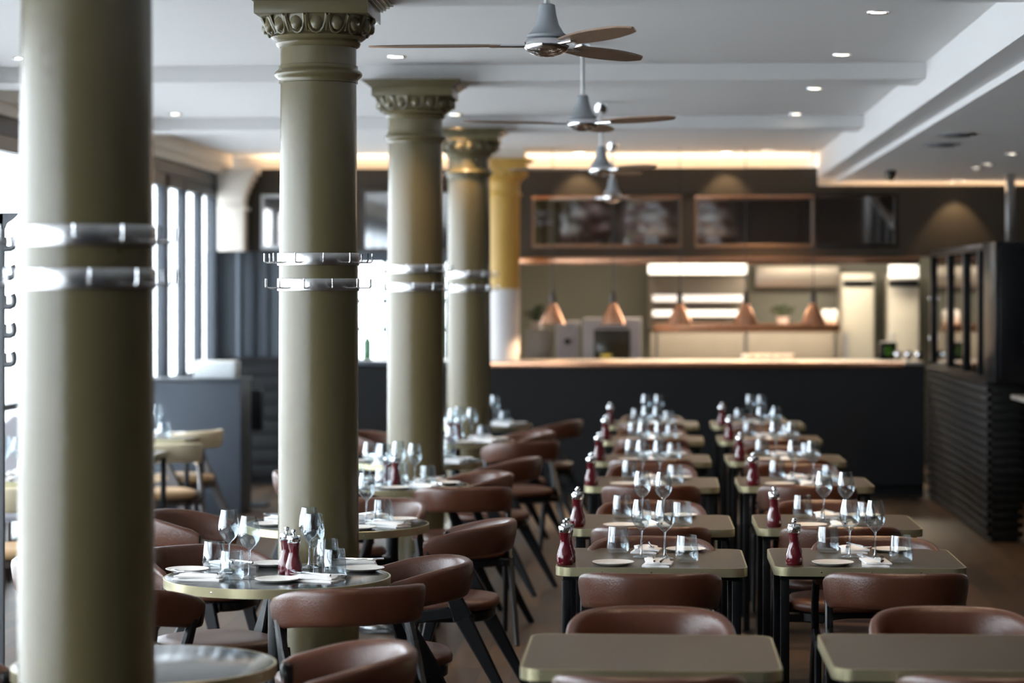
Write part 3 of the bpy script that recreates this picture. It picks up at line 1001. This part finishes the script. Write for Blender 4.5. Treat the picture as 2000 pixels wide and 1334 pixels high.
# ------------------------------------------------------------------ chairs
def band_mesh(W2=0.252, D=0.27, zc=0.722, hh=0.128, th=0.042):
    m = MB()
    n = 34
    sec = 14
    vs, fs = [], []
    for i in range(n + 1):
        t = -1 + 2 * i / n
        a = t * R(98)
        ex = 0.72

        def P(a_):
            sx, cy_ = math.sin(a_), math.cos(a_)
            return Vector((W2 * math.copysign(abs(sx) ** ex, sx), -D * math.copysign(abs(cy_) ** 0.85, cy_), 0))
        p = P(a)
        tg = (P(a + 0.01) - P(a - 0.01)).normalized()
        nrm = Vector((tg.y, -tg.x, 0))
        if nrm.y > 0 and abs(a) < 1:
            nrm = -nrm
        if abs(a) >= 1 and nrm.x * p.x < 0:
            nrm = -nrm
        k = abs(t)
        z = zc - 0.052 * k ** 3.2
        h2 = hh * (1 - 0.20 * k ** 4) / 2
        t2 = th * (1 + 0.1 * (1 - k)) / 2
        if k > 0.97:
            h2 *= 0.86
            t2 *= 0.75
        for q in range(sec):
            an = 2 * PI * q / sec
            u, v = math.cos(an), math.sin(an)
            u = math.copysign(abs(u) ** 0.75, u)
            v = math.copysign(abs(v) ** 0.52, v)
            tilt = v * h2 * 0.16
            vs.append((p.x + nrm.x * (u * t2 + tilt), p.y + nrm.y * (u * t2 + tilt), z + v * h2))
    for i in range(n):
        for q in range(sec):
            q2 = (q + 1) % sec
            fs.append((i * sec + q, i * sec + q2, (i + 1) * sec + q2, (i + 1) * sec + q))
    fs.append(tuple(range(sec)))
    fs.append(tuple(n * sec + q for q in range(sec)))
    m.add(vs, fs)
    return m


def seat_pts(w, d, n=36, e=0.72):
    pts = []
    for k in range(n):
        a = 2 * PI * k / n
        c, s_ = math.cos(a), math.sin(a)
        pts.append((w / 2 * math.copysign(abs(c) ** e, c), 0.005 + d / 2 * math.copysign(abs(s_) ** e, s_)))
    return pts


def make_chair(kind, back_m, seat_m, frame_m):
    root = empty('dining_chair', (0, 0, 0), 0, 'x', 'chair', kind)
    band_mesh().build('backrest', back_m, root, smooth=60)
    m = MB()
    sp = seat_pts(0.47, 0.45)
    n = len(sp)
    rings = [(0.90, 0.418), (1.0, 0.428), (1.01, 0.445), (0.97, 0.462), (0.80, 0.471), (0.4, 0.466)]
    vs = [(x * k, y * k, z) for (k, z) in rings for (x, y) in sp]
    fs = [tuple(reversed(range(n)))]
    for i in range(len(rings) - 1):
        for q in range(n):
            q2 = (q + 1) % n
            fs.append((i * n + q, i * n + q2, (i + 1) * n + q2, (i + 1) * n + q))
    fs.append(tuple((len(rings) - 1) * n + q for q in range(n)))
    m.add(vs, fs)
    m.build('seat', seat_m, root, smooth=70)
    m = MB()
    m.prism([(x * 0.93, y * 0.93) for (x, y) in sp], 0.375, 0.418, bev=0.006)
    m.bar((-0.235, 0.12, 0.395), (0.235, 0.12, 0.395), 0.04, 0.04, 0.03, side=(0, 1, 0))
    m.bar((-0.242, -0.14, 0.395), (0.242, -0.14, 0.395), 0.04, 0.04, 0.03, side=(0, 1, 0))
    m.build('seat_frame', frame_m, root)
    for sx in (-1, 1):
        m = MB()
        # long raking member from the arm end down to the rear foot
        m.bar((sx * 0.252, 0.026, 0.706), (sx * 0.256, -0.045, 0.56), 0.030, 0.044, 0.030)
        m.bar((sx * 0.256, -0.045, 0.56), (sx * 0.252, -0.115, 0.40), 0.044, 0.085, 0.030)
        m.bar((sx * 0.252, -0.115, 0.40), (sx * 0.262, -0.335, 0.0), 0.070, 0.028, 0.030, 0.026)
        m.build('leg', frame_m, root)
        m = MB()
        m.bar((sx * 0.252, -0.085, 0.425), (sx * 0.252, 0.10, 0.395), 0.05, 0.05, 0.028)
        m.bar((sx * 0.252, 0.09, 0.415), (sx * 0.262, 0.195, 0.0), 0.060, 0.026, 0.029, 0.026)
        m.build('leg', frame_m, root)
        # rounded cap where the leg meets the arm end
        m = MB()
        m.lathe([(0.006, -0.050), (0.016, -0.044), (0.021, -0.03), (0.021, 0.022), (0.016, 0.034), (0.006, 0.040)], 14,
                Matrix.Translation((sx * 0.249, 0.032, 0.676)) @ Matrix.Rotation(R(-12), 4, 'X'))
        m.build('arm_cap', frame_m, root)
    root.scale.x = 0.92
    return Proto(root)


BR = make_chair('brown leather chairs', M['leather'], M['leather_seat'], M['black'])
CR = make_chair('cream leather chairs', M['cream'], M['tan_seat'], M['darkwood'])


def chair(proto, px, d, face, label):
    """seat centre at pixel column px and depth d; face in degrees, 90 looks away from the camera"""
    p = W(px, d)
    proto.put((p.x, p.y, 0), R(face - 90), label)


# ------------------------------------------------------------------ table ware prototypes
def single(name, mb, material, cat, group, smooth=40):
    o = mb.build(name, material, smooth=smooth)
    tag(o, 'x', cat, group)
    return o


wg = empty('wine_glass', (0, 0, 0), 0, 'x', 'glass', 'wine glasses on the tables')
outer = [(0.0045, 0.103), (0.010, 0.110), (0.024, 0.124), (0.034, 0.140), (0.0385, 0.158), (0.0375, 0.180), (0.033, 0.205), (0.0275, 0.232)]
inner = [(r - 0.0014, z + 0.0006) for (r, z) in reversed(outer[1:-1])] + [(0.002, 0.112)]
MB().lathe(outer + [(0.0262, 0.2325)] + inner, 32, cap0=False, cap1=False).build('bowl', M['glass'], wg)
MB().lathe([(0.031, 0.0), (0.0335, 0.0015), (0.031, 0.0035), (0.015, 0.007), (0.006, 0.013), (0.0038, 0.025), (0.0034, 0.06), (0.0036, 0.095), (0.0055, 0.106)], 28, cap1=False).build('stem', M['stem'], wg)
wg.scale = (1, 1, 0.947)
WG = Proto(wg)
tb = MB()
tb.lathe([(0.030, 0.0), (0.036, 0.003), (0.041, 0.012), (0.0435, 0.028), (0.043, 0.05), (0.040, 0.08), (0.0365, 0.112), (0.0350, 0.1125),
          (0.0384, 0.08), (0.0414, 0.05), (0.0418, 0.032), (0.038, 0.018), (0.02, 0.013), (0.002, 0.012)], 32)
_tb = Proto(single('tumbler', tb, M['glass'], 'glass', 'water tumblers on the tables'))
_tb.root.scale = (1.0, 1.0, 0.915)
TB = _tb
pl = MB()
pl.lathe([(0.045, 0.0), (0.048, 0.001), (0.060, 0.004), (0.0765, 0.0105), (0.078, 0.012), (0.0765, 0.0128), (0.060, 0.0075), (0.045, 0.005), (0.002, 0.0045)], 40)
PL = Proto(single('side_plate', pl, M['china'], 'plate', 'side plates on the tables'))
# folded napkin: two soft layers, slightly skewed
nk = MB()


def soft_slab(w, d, z0, z1, amp, skew, seed):
    rnd = random.Random(seed)
    n = 8
    vs, fs = [], []
    for s_ in (0, 1):
        for i in range(n + 1):
            for j in range(n + 1):
                u, v = i / n - 0.5, j / n - 0.5
                e = max(abs(u), abs(v)) * 2
                z = z0 if s_ == 0 else z1 - (z1 - z0) * 0.45 * e ** 6 + amp * math.sin(7 * u + 3 * v + seed) * (1 - e * 0.3)
                vs.append((u * w + skew * v, v * d + 0.003 * math.sin(9 * u), z))
    N = (n + 1) * (n + 1)
    for i in range(n):
        for j in range(n):
            a = i * (n + 1) + j
            fs.append((a, a + 1, a + n + 2, a + n + 1))
            fs.append((N + a, N + a + n + 1, N + a + n + 2, N + a + 1))
    rim = [(i, 0) for i in range(n)] + [(n, j) for j in range(n)] + [(i, n) for i in range(n, 0, -1)] + [(0, j) for j in range(n, 0, -1)]
    for k in range(len(rim)):
        a = rim[k][0] * (n + 1) + rim[k][1]
        b = rim[(k + 1) % len(rim)][0] * (n + 1) + rim[(k + 1) % len(rim)][1]
        fs.append((a, b, N + b, N + a))
    return vs, fs


nk.add(*soft_slab(0.100, 0.170, 0.0, 0.011, 0.0012, 0.010, 1))
nk.add(*soft_slab(0.092, 0.158, 0.010, 0.021, 0.0022, -0.016, 3))
NK = Proto(single('napkin', nk, M['linen'], 'napkin', 'folded napkins on the tables', 60))
fk = MB()
fk.tube([(0, -0.095, 0.0045), (0, -0.03, 0.004), (0, 0.03, 0.006), (0, 0.045, 0.0055)], 0.003, 6, rads=[0.0045, 0.0035, 0.0022, 0.003])
fk.box(-0.010, 0.010, 0.044, 0.060, 0.003, 0.005, 0.0008)
for k in range(4):
    x = -0.0084 + k * 0.0056
    fk.tube([(x, 0.058, 0.004), (x, 0.078, 0.0045), (x, 0.098, 0.009)], 0.0014, 5)
FK = Proto(single('fork', fk, M['chrome'], 'fork', 'forks on the napkins'))
kn = MB()
kn.tube([(0, -0.10, 0.004), (0, -0.06, 0.004), (0, 0.0, 0.004)], 0.004, 6, rads=[0.0048, 0.0045, 0.0035])
kn.prism([(-0.004, 0.0), (0.005, 0.0), (0.0095, 0.03), (0.0090, 0.085), (0.003, 0.105), (-0.004, 0.108)], 0.0025, 0.0045)
KN = Proto(single('table_knife', kn, M['chrome'], 'knife', 'knives on the napkins'))
ml = empty('pepper_mill', (0, 0, 0), 0, 'x', 'mill', 'burgundy mills on the tables')
MB().lathe([(0.029, 0.0), (0.031, 0.003), (0.0315, 0.012), (0.0315, 0.03), (0.030, 0.045), (0.024, 0.065), (0.0195, 0.085), (0.0185, 0.10), (0.0205, 0.122), (0.0235, 0.135)], 32).build('body', M['burgundy'], ml)
MB().lathe([(0.0235, 0.135), (0.0245, 0.1365), (0.0245, 0.158), (0.0225, 0.163), (0.010, 0.1645), (0.004, 0.166)], 32).build('collar', M['chrome'], ml)
MB().lathe([(0.004, 0.165), (0.004, 0.170), (0.0085, 0.174), (0.0098, 0.180), (0.0085, 0.187), (0.002, 0.190)], 20).build('knob', M['chrome'], ml)
ml.scale = (0.98, 0.98, 0.875)
MLP = Proto(ml)

# ------------------------------------------------------------------ tables
TZ = 0.75
sq = empty('square_table', (0, 0, 0), 0, 'x', 'table', 'square tables in two rows')
sqw, sqd = 0.70, 0.68
MB().prism(rrect(sqw - 0.012, sqd - 0.012, 0.055), TZ - 0.030, TZ, bev=0.001).build('tabletop', M['oak_top'], sq)
eb = MB()
po, pi_ = rrect(sqw, sqd, 0.06), rrect(sqw - 0.012, sqd - 0.012, 0.055)
n = len(po)
vs = [(x, y, TZ - 0.032) for (x, y) in po] + [(x, y, TZ) for (x, y) in po] + [(x, y, TZ) for (x, y) in pi_] + [(x, y, TZ - 0.032) for (x, y) in pi_]
fs = []
for r_ in range(4):
    for k in range(n):
        k2 = (k + 1) % n
        fs.append((r_ * n + k, r_ * n + k2, ((r_ + 1) % 4) * n + k2, ((r_ + 1) % 4) * n + k))
eb.add(vs, fs)
edge = eb.build('edge_band', M['brass'], sq)
for (x, y) in ((-0.18, -0.34), (0.18, -0.34), (0.0, -0.34), (-0.18, 0.34), (0.18, 0.34)):
    MB().lathe([(0.0035, 0), (0.003, 0.001), (0.001, 0.0015)], 8, Matrix.Translation((x, y, TZ - 0.016)) @ Matrix.Rotation(R(90 if y < 0 else -90), 4, 'X')).build('screw', M['chrome'], edge)
for (sx, sy) in ((-1, -1), (1, -1), (1, 1), (-1, 1)):
    MB().box(sx * 0.31 - 0.016, sx * 0.31 + 0.016, sy * 0.285 - 0.016, sy * 0.285 + 0.016, 0, TZ - 0.05, 0.002).build('leg', M['black'], sq)
MB().box(-0.325, 0.325, -0.27, 0.27, TZ - 0.052, TZ - 0.032, 0.003).build('under_frame', M['black'], sq)
SQ = Proto(sq)


def round_proto(rad):
    rt = empty('round_table', (0, 0, 0), 0, 'x', 'table', 'round tables by the columns')
    MB().lathe([(rad - 0.006, TZ - 0.030), (rad - 0.006, TZ - 0.0005), (rad - 0.008, TZ)], 72).build('tabletop', M['slate_top'], rt)
    e = MB().lathe([(rad - 0.006, TZ - 0.032), (rad, TZ - 0.032), (rad, TZ - 0.001), (rad - 0.001, TZ), (rad - 0.006, TZ)], 72, cap0=False, cap1=False).build('edge_band', M['brass'], rt)
    for k in range(8):
        a = 2 * PI * k / 8 + 0.15
        MB().lathe([(0.0035, 0), (0.003, 0.001), (0.001, 0.0015)], 8, Matrix.Rotation(a, 4, 'Z') @ Matrix.Translation((rad, 0, TZ - 0.016)) @ Matrix.Rotation(R(90), 4, 'Y')).build('screw', M['chrome'], e)
    MB().lathe([(0.12, TZ - 0.044), (0.12, TZ - 0.030)], 32).build('mount_plate', M['black'], rt)
    MB().lathe([(0.034, 0.05), (0.034, TZ - 0.044)], 28).build('pedestal', M['black'], rt)
    MB().lathe([(0.225, 0), (0.228, 0.006), (0.220, 0.012), (0.17, 0.018), (0.165, 0.026), (0.10, 0.034), (0.095, 0.044), (0.045, 0.055), (0.034, 0.07)], 48).build('base', M['chrome_dark'], rt)
    return Proto(rt)


M['chrome_dark'] = mat('dark_polished_metal', (0.16, 0.17, 0.18), 0.18, 0.9, noise=(5, 0.1, (1, 1, 1)))
RT = round_proto(0.40)
RTS = round_proto(0.355)


def setting(cx, cy, rot, tpl, seatname, tname, jitter, pr=True):
    """one cover: plate, napkin with fork and knife, wine glass, tumbler"""
    c, s_ = math.cos(rot), math.sin(rot)

    def T(x, y, z):
        return (cx + x * c - y * s_, cy + x * s_ + y * c, z)
    j = lambda a: random.uniform(-a, a) * jitter
    # small independent turns keep the place settings from looking stamped
    PL.put(T(tpl['plate'][0] + j(.008), tpl['plate'][1] + j(.008), TZ), rot + random.uniform(0, 6), f'white side plate at the {seatname} seat, {tname}')
    nx, ny = tpl['napkin'][0] + j(.006), tpl['napkin'][1] + j(.006)
    nr = rot + tpl.get('nrot', 0) + j(0.12)
    NK.put(T(nx, ny, TZ), nr, f'folded white napkin at the {seatname} seat, {tname}')
    fr_ = nr + R(14) + j(0.2)
    FK.put(T(nx - 0.016, ny + 0.004, TZ + 0.0195), fr_, f'fork on the napkin at the {seatname} seat, {tname}')
    KN.put(T(nx + 0.022, ny - 0.002, TZ + 0.0195), nr - R(4), f'knife on the napkin at the {seatname} seat, {tname}')
    WG.put(T(tpl['wine'][0] + j(.008), tpl['wine'][1] + j(.008), TZ), random.uniform(0, 6), f'wine glass at the {seatname} seat, {tname}')
    TB.put(T(tpl['tumbler'][0] + j(.006), tpl['tumbler'][1] + j(.006), TZ), random.uniform(0, 6), f'water tumbler at the {seatname} seat, {tname}')


random.seed(11)
# two rows of square tables
rowY = [6.74, 9.12, 10.56, 12.79, 14.63, 16.62, 18.5]
nearc = [6.33, 8.58, 10.235, 12.39, 14.27, 16.26, 18.13]
farc = [7.17, 9.32, 10.99, 13.40, 14.98, 17.0, 18.86]
ordn = ['', 'first', 'second', 'third', 'fourth', 'fifth', 'sixth']
sqt = dict(plate=(-0.135, -0.235), napkin=(0.02, -0.225), wine=(0.045, -0.02), tumbler=(0.125, -0.165))
for rname, x0, shift in (('left', -0.005, 0.0), ('right', 0.795, 0.0)):
    for i in range(7):
        d = rowY[i]
        px = 1275 + F * x0 / d
        if rname == 'right' and i == 0:
            px = 1275 + F * 0.83 / d
        p = W(px, d)
        rz = random.uniform(-0.008, 0.008)
        if i == 0:
            lab = f'bare square table nearest the camera in the {rname} row'
            tn = f'bare nearest table, {rname} square row'
        else:
            tn = f'{ordn[i]} laid table, {rname} square row'
            lab = f'{ordn[i]} laid square table from the camera in the {rname} row'
        SQ.put((p.x, p.y, 0), rz, lab)
        dx = 0.0
        if rname == 'right' and i in (0, 1):
            dx = 0.07
        q = W(px + F * (dx - 0.005) / nearc[i] + (F * x0 / nearc[i] - F * x0 / d), nearc[i])
        BR.put((q.x, q.y, 0), random.uniform(-0.02, 0.02), f'brown leather chair at the near side of the {tn}')
        q = W(px + F * dx / farc[i] + (F * x0 / farc[i] - F * x0 / d), farc[i])
        BR.put((q.x, q.y, 0), PI + random.uniform(-0.03, 0.03), f'brown leather chair at the far side of the {tn}')
        if i == 0:
            continue
        setting(p.x, p.y, rz, sqt, 'near', tn, 1)
        setting(p.x, p.y, rz + PI, sqt, 'far', tn, 1)
        mx = -0.318 if rname == 'left' else -0.275
        MLP.put((p.x + mx, p.y - 0.24 + random.uniform(-0.01, 0.01), TZ), random.uniform(0, 6), f'burgundy mill, nearer of the pair on the {tn}')
        MLP.put((p.x + mx + 0.006 + random.uniform(-0.004, 0.006), p.y - 0.165, TZ), random.uniform(0, 6), f'burgundy mill, farther of the pair on the {tn}')

# round tables either side of each column
rdt = dict(plate=(-0.088, -0.272), napkin=(0.09, -0.255), wine=(0.09, -0.080), tumbler=(0.158, -0.112), nrot=R(20))
rounds = [(282, 6.52, None), (542, 8.54, 'round table before the second column'), (658, 10.49, 'round table behind the second column'),
          (766, 12.6, 'round table before the third column'), (812, 14.4, 'round table behind the third column'),
          (889, 16.4, 'round table before the fourth column'), (936, 18.4, 'round table behind the fourth column')]
for i, (px, d, tn) in enumerate(rounds):
    p = W(px, d)
    if tn is None:
        RTS.put((p.x, p.y, 0), 0.3, 'bare round slate table behind the nearest column')
        continue
    RT.put((p.x, p.y, 0), random.uniform(0, 3), 'laid ' + tn + ', slate top with brass edge')
    if i == 1:
        sp = {'near right': dict(plate=(541, 8.37), napkin=(618, 8.40), wine=(613, 8.545), tumbler=(653, 8.475), nrot=72),
              'far right': dict(plate=(709, 8.70), napkin=(690, 8.865), wine=(604, 8.79), tumbler=(640, 8.82), nrot=100),
              'far left': dict(plate=(530, 8.86), napkin=(455, 8.83), wine=(447, 8.70), tumbler=(419, 8.74), nrot=40),
              'near left': dict(plate=(366, 8.67), napkin=(392, 8.44), wine=(487, 8.467), tumbler=(453, 8.417), nrot=84)}
        for sn, t in sp.items():
            Q = lambda k: W(t[k][0], t[k][1], TZ)
            PL.put(Q('plate'), 0.5, f'white side plate at the {sn} seat, {tn}')
            NK.put(Q('napkin'), R(t['nrot']), f'folded white napkin at the {sn} seat, {tn}')
            qn = W(t['napkin'][0], t['napkin'][1], TZ + 0.0195)
            FK.put(qn + Vector((-0.02, 0.012, 0)), R(t['nrot'] - 20), f'fork on the napkin at the {sn} seat, {tn}')
            KN.put(qn + Vector((0.014, -0.012, 0)), R(t['nrot'] + 6), f'knife on the napkin at the {sn} seat, {tn}')
            WG.put(Q('wine'), 0.3, f'wine glass at the {sn} seat, {tn}')
            TB.put(Q('tumbler'), 0.9, f'water tumbler at the {sn} seat, {tn}')
        MLP.put(W(560, 8.63, TZ), 0.4, f'left one of two burgundy mills, {tn}')
        MLP.put(W(574, 8.53, TZ), 1.4, f'right one of two burgundy mills, {tn}')
        continue
    base = R([0, 30, 42, 28, 40, 35, 30][i])
    for k, sn in enumerate(('near right', 'far right', 'far left', 'near left')):
        setting(p.x, p.y, base + k * PI / 2, rdt, sn, tn, 1)
    MLP.put((p.x - 0.030, p.y + 0.035, TZ), 0.4, f'left one of two burgundy mills, {tn}')
    MLP.put((p.x + 0.018, p.y - 0.020, TZ), 1.4, f'right one of two burgundy mills, {tn}')

def rchair(px, d, face, lab):
    chair(BR, px, d, face, lab)


rchair(600, 6.56, 193, 'brown leather chair at the right of the bare round table')
rchair(-30, 6.40, 10, 'brown leather chair at the left of the bare round table')
rchair(672, 8.17, 119, 'brown leather chair at near right of round table before second column')
rchair(762, 8.74, 194, 'brown leather chair at right side of round table before second column')
rchair(268, 8.20, 64, 'brown leather chair at near left of round table before second column')
rchair(425, 9.02, -52, 'brown leather chair at far left of round table before second column')
rchair(185, 8.85, 5, 'brown leather chair at left side of round table before second column')
rchair(872, 10.28, 174, 'brown leather chair at right side of round table behind second column')
rchair(405, 10.62, -10, 'brown leather chair at left side of round table behind second column')
rchair(722, 11.12, -98, 'brown leather chair at far side of round table behind second column')
rchair(903, 12.28, 100, 'brown leather chair at near right of round table before third column')
rchair(893, 12.95, 203, 'brown leather chair at right side of round table before third column')
rchair(660, 12.2, 62, 'brown leather chair at near left of round table before third column')
rchair(640, 13.1, -35, 'brown leather chair at far left of round table before third column')
rchair(958, 14.22, 168, 'brown leather chair at right side of round table behind third column')
rchair(668, 14.6, 0, 'brown leather chair at left side of round table behind third column')
rchair(1012, 15.95, 116, 'brown leather chair at near right of round table before fourth column')
rchair(1000, 16.85, 200, 'brown leather chair at right side of round table before fourth column')
rchair(752, 16.75, -20, 'brown leather chair at left side of round table before fourth column')
rchair(1062, 18.35, 168, 'brown leather chair at right side of round table behind fourth column')

# ------------------------------------------------------------------ window side tables
wt = [(-3.48, 12.95, 'nearest window table'), (-3.42, 14.95, 'middle window table'), (-3.50, 16.7, 'farthest window table')]
for (x, y, tn) in wt:
    SQ.put((x, y, 0), 0, f'square table by the windows, {tn}', 'square tables by the windows')
    setting(x, y, 0, sqt, 'near', tn + ' by the glass wall', 1)
    setting(x, y, PI, sqt, 'far', tn + ' by the glass wall', 1)
for (px, d, face, lab) in ((28, 12.25, 112, 'cream leather chair at the near side of the nearest window table'),
                           (318, 15.75, 112, 'cream leather chair at the near side of the farthest window table'),
                           (352, 17.1, 158, 'cream leather chair at the right side of the farthest window table'),
                           (150, 14.2, 100, 'cream leather chair at the near side of the middle window table')):
    chair(CR, px, d, face, lab)
# high backed grey chair by the glass
p = W(30, 15.55)
o = empty('high_back_chair', (-3.62, 14.05, 0), R(10), 'grey high backed upholstered chair against the bright windows', 'chair')
m = MB()
pts = [(-0.25, 0.42), (-0.24, 0.80), (-0.20, 0.98), (-0.14, 1.03), (0.14, 1.03), (0.20, 0.98), (0.24, 0.80), (0.25, 0.42)]
m.prism(pts, -0.035, 0.035, Matrix.Rotation(R(90), 4, 'X'), bev=0.012)
m.build('backrest', M['greyfab'], o)
MB().prism(rrect(0.50, 0.48, 0.08, cy=0.24), 0.40, 0.48, bev=0.015).build('seat', M['greyfab'], o)
for (x, y) in ((-0.2, 0.05), (0.2, 0.05), (-0.2, 0.43), (0.2, 0.43)):
    MB().lathe([(0.012, 0), (0.018, 0.40)], 12, Matrix.Translation((x, y, 0))).build('leg', M['darkwood'], o)

# host console
p0, p1 = W(262, 19.0), W(470, 19.0)
xc = (p0.x + p1.x) / 2
w = (p1.x - p0.x) / 2
o = empty('host_console', (xc, p1.y, 0), 0, 'slate blue host console standing near the windows', 'console')
MB().box(-w, w, 0, 0.5, 0.0, 1.05, 0.006).build('body', M['slate'], o)
MB().box(-w - 0.01, w + 0.01, -0.01, 0.51, 1.05, 1.075, 0.004).build('top', M['charcoal'], o)
q = W(418, 19.15)
o = empty('paper_box', (q.x, q.y, 1.075), 0, 'grey paper tray with printed menus on the host console', 'box')
MB().box(-0.165, 0.165, 0, 0.26, 0, 0.125, 0.006).build('tray', M['paper'], o)
MB().box(-0.155, 0.155, 0.01, 0.25, 0.125, 0.135, 0.003).build('menu_stack', M['china'], o)
q = W(492, 19.75)
o = empty('card_terminal_stand', (q.x, q.y, 0), 0, 'dark upright stand behind the right end of host console', 'stand')
MB().box(-0.04, 0.07, 0, 0.16, 0.62, 0.96, 0.01).build('holder', M['black'], o)
MB().box(-0.05, -0.02, 0.04, 0.10, 0.0, 1.06, 0.006).build('post', M['charcoal'], o)
MB().box(-0.12, 0.12, -0.03, 0.2, 0.0, 0.02, 0.006).build('foot', M['charcoal'], o)

M['standgrey'] = mat('grey_stand_metal', (0.11, 0.115, 0.125), 0.45, noise=(6, 0.08, (1, 1, 1)))
# tall coat stand with J hooks at the left edge, in focus
q = W(0, 10.6)
s = F / 10.6
o = empty('coat_stand', (q.x, q.y, 0), 0, 'grey coat stand with stacked J hooks at the left edge', 'coat stand')
m = MB()
m.box(-0.020, 0.020, -0.012, 0.012, 0.02, 2.10, 0.004)
m.build('post', M['standgrey'], o)
MB().lathe([(0.17, 0), (0.17, 0.012), (0.03, 0.022), (0.022, 0.04)], 32).build('base', M['standgrey'], o)
MB().prism([(-0.10, 2.10), (0.085, 2.10), (0.06, 2.075), (0.03, 2.055), (0.02, 2.03), (-0.02, 2.03), (-0.03, 2.055), (-0.07, 2.075)], -0.012, 0.012, Matrix.Rotation(R(90), 4, 'X')).build('top_plate', M['standgrey'], o)
for k in range(5):
    zc = zpix(486 + k * 56.5, 10.6)
    for sx in (-1, 1):
        m = MB()
        pts = [(0.0, 0.03), (0.022, 0.02), (0.024, -0.0), (0.052, -0.0), (0.062, 0.010), (0.066, 0.030), (0.066, 0.058), (0.058, 0.064), (0.050, 0.056), (0.050, 0.030), (0.046, 0.024)]
        m2 = [(sx * (0.012 + 0.01), 0, zc + 0.0), (sx * 0.045, 0, zc), (sx * 0.058, 0, zc + 0.006), (sx * 0.063, 0, zc + 0.02), (sx * 0.062, 0, zc + 0.040), (sx * 0.055, 0, zc + 0.054)]
        m.tube(m2, 0.0125, 8)
        m.box(min(sx * 0.015, sx * 0.028), max(sx * 0.015, sx * 0.028), -0.010, 0.010, zc - 0.008, zc + 0.05, 0.003)
        m.build('hook', M['standgrey'], o)
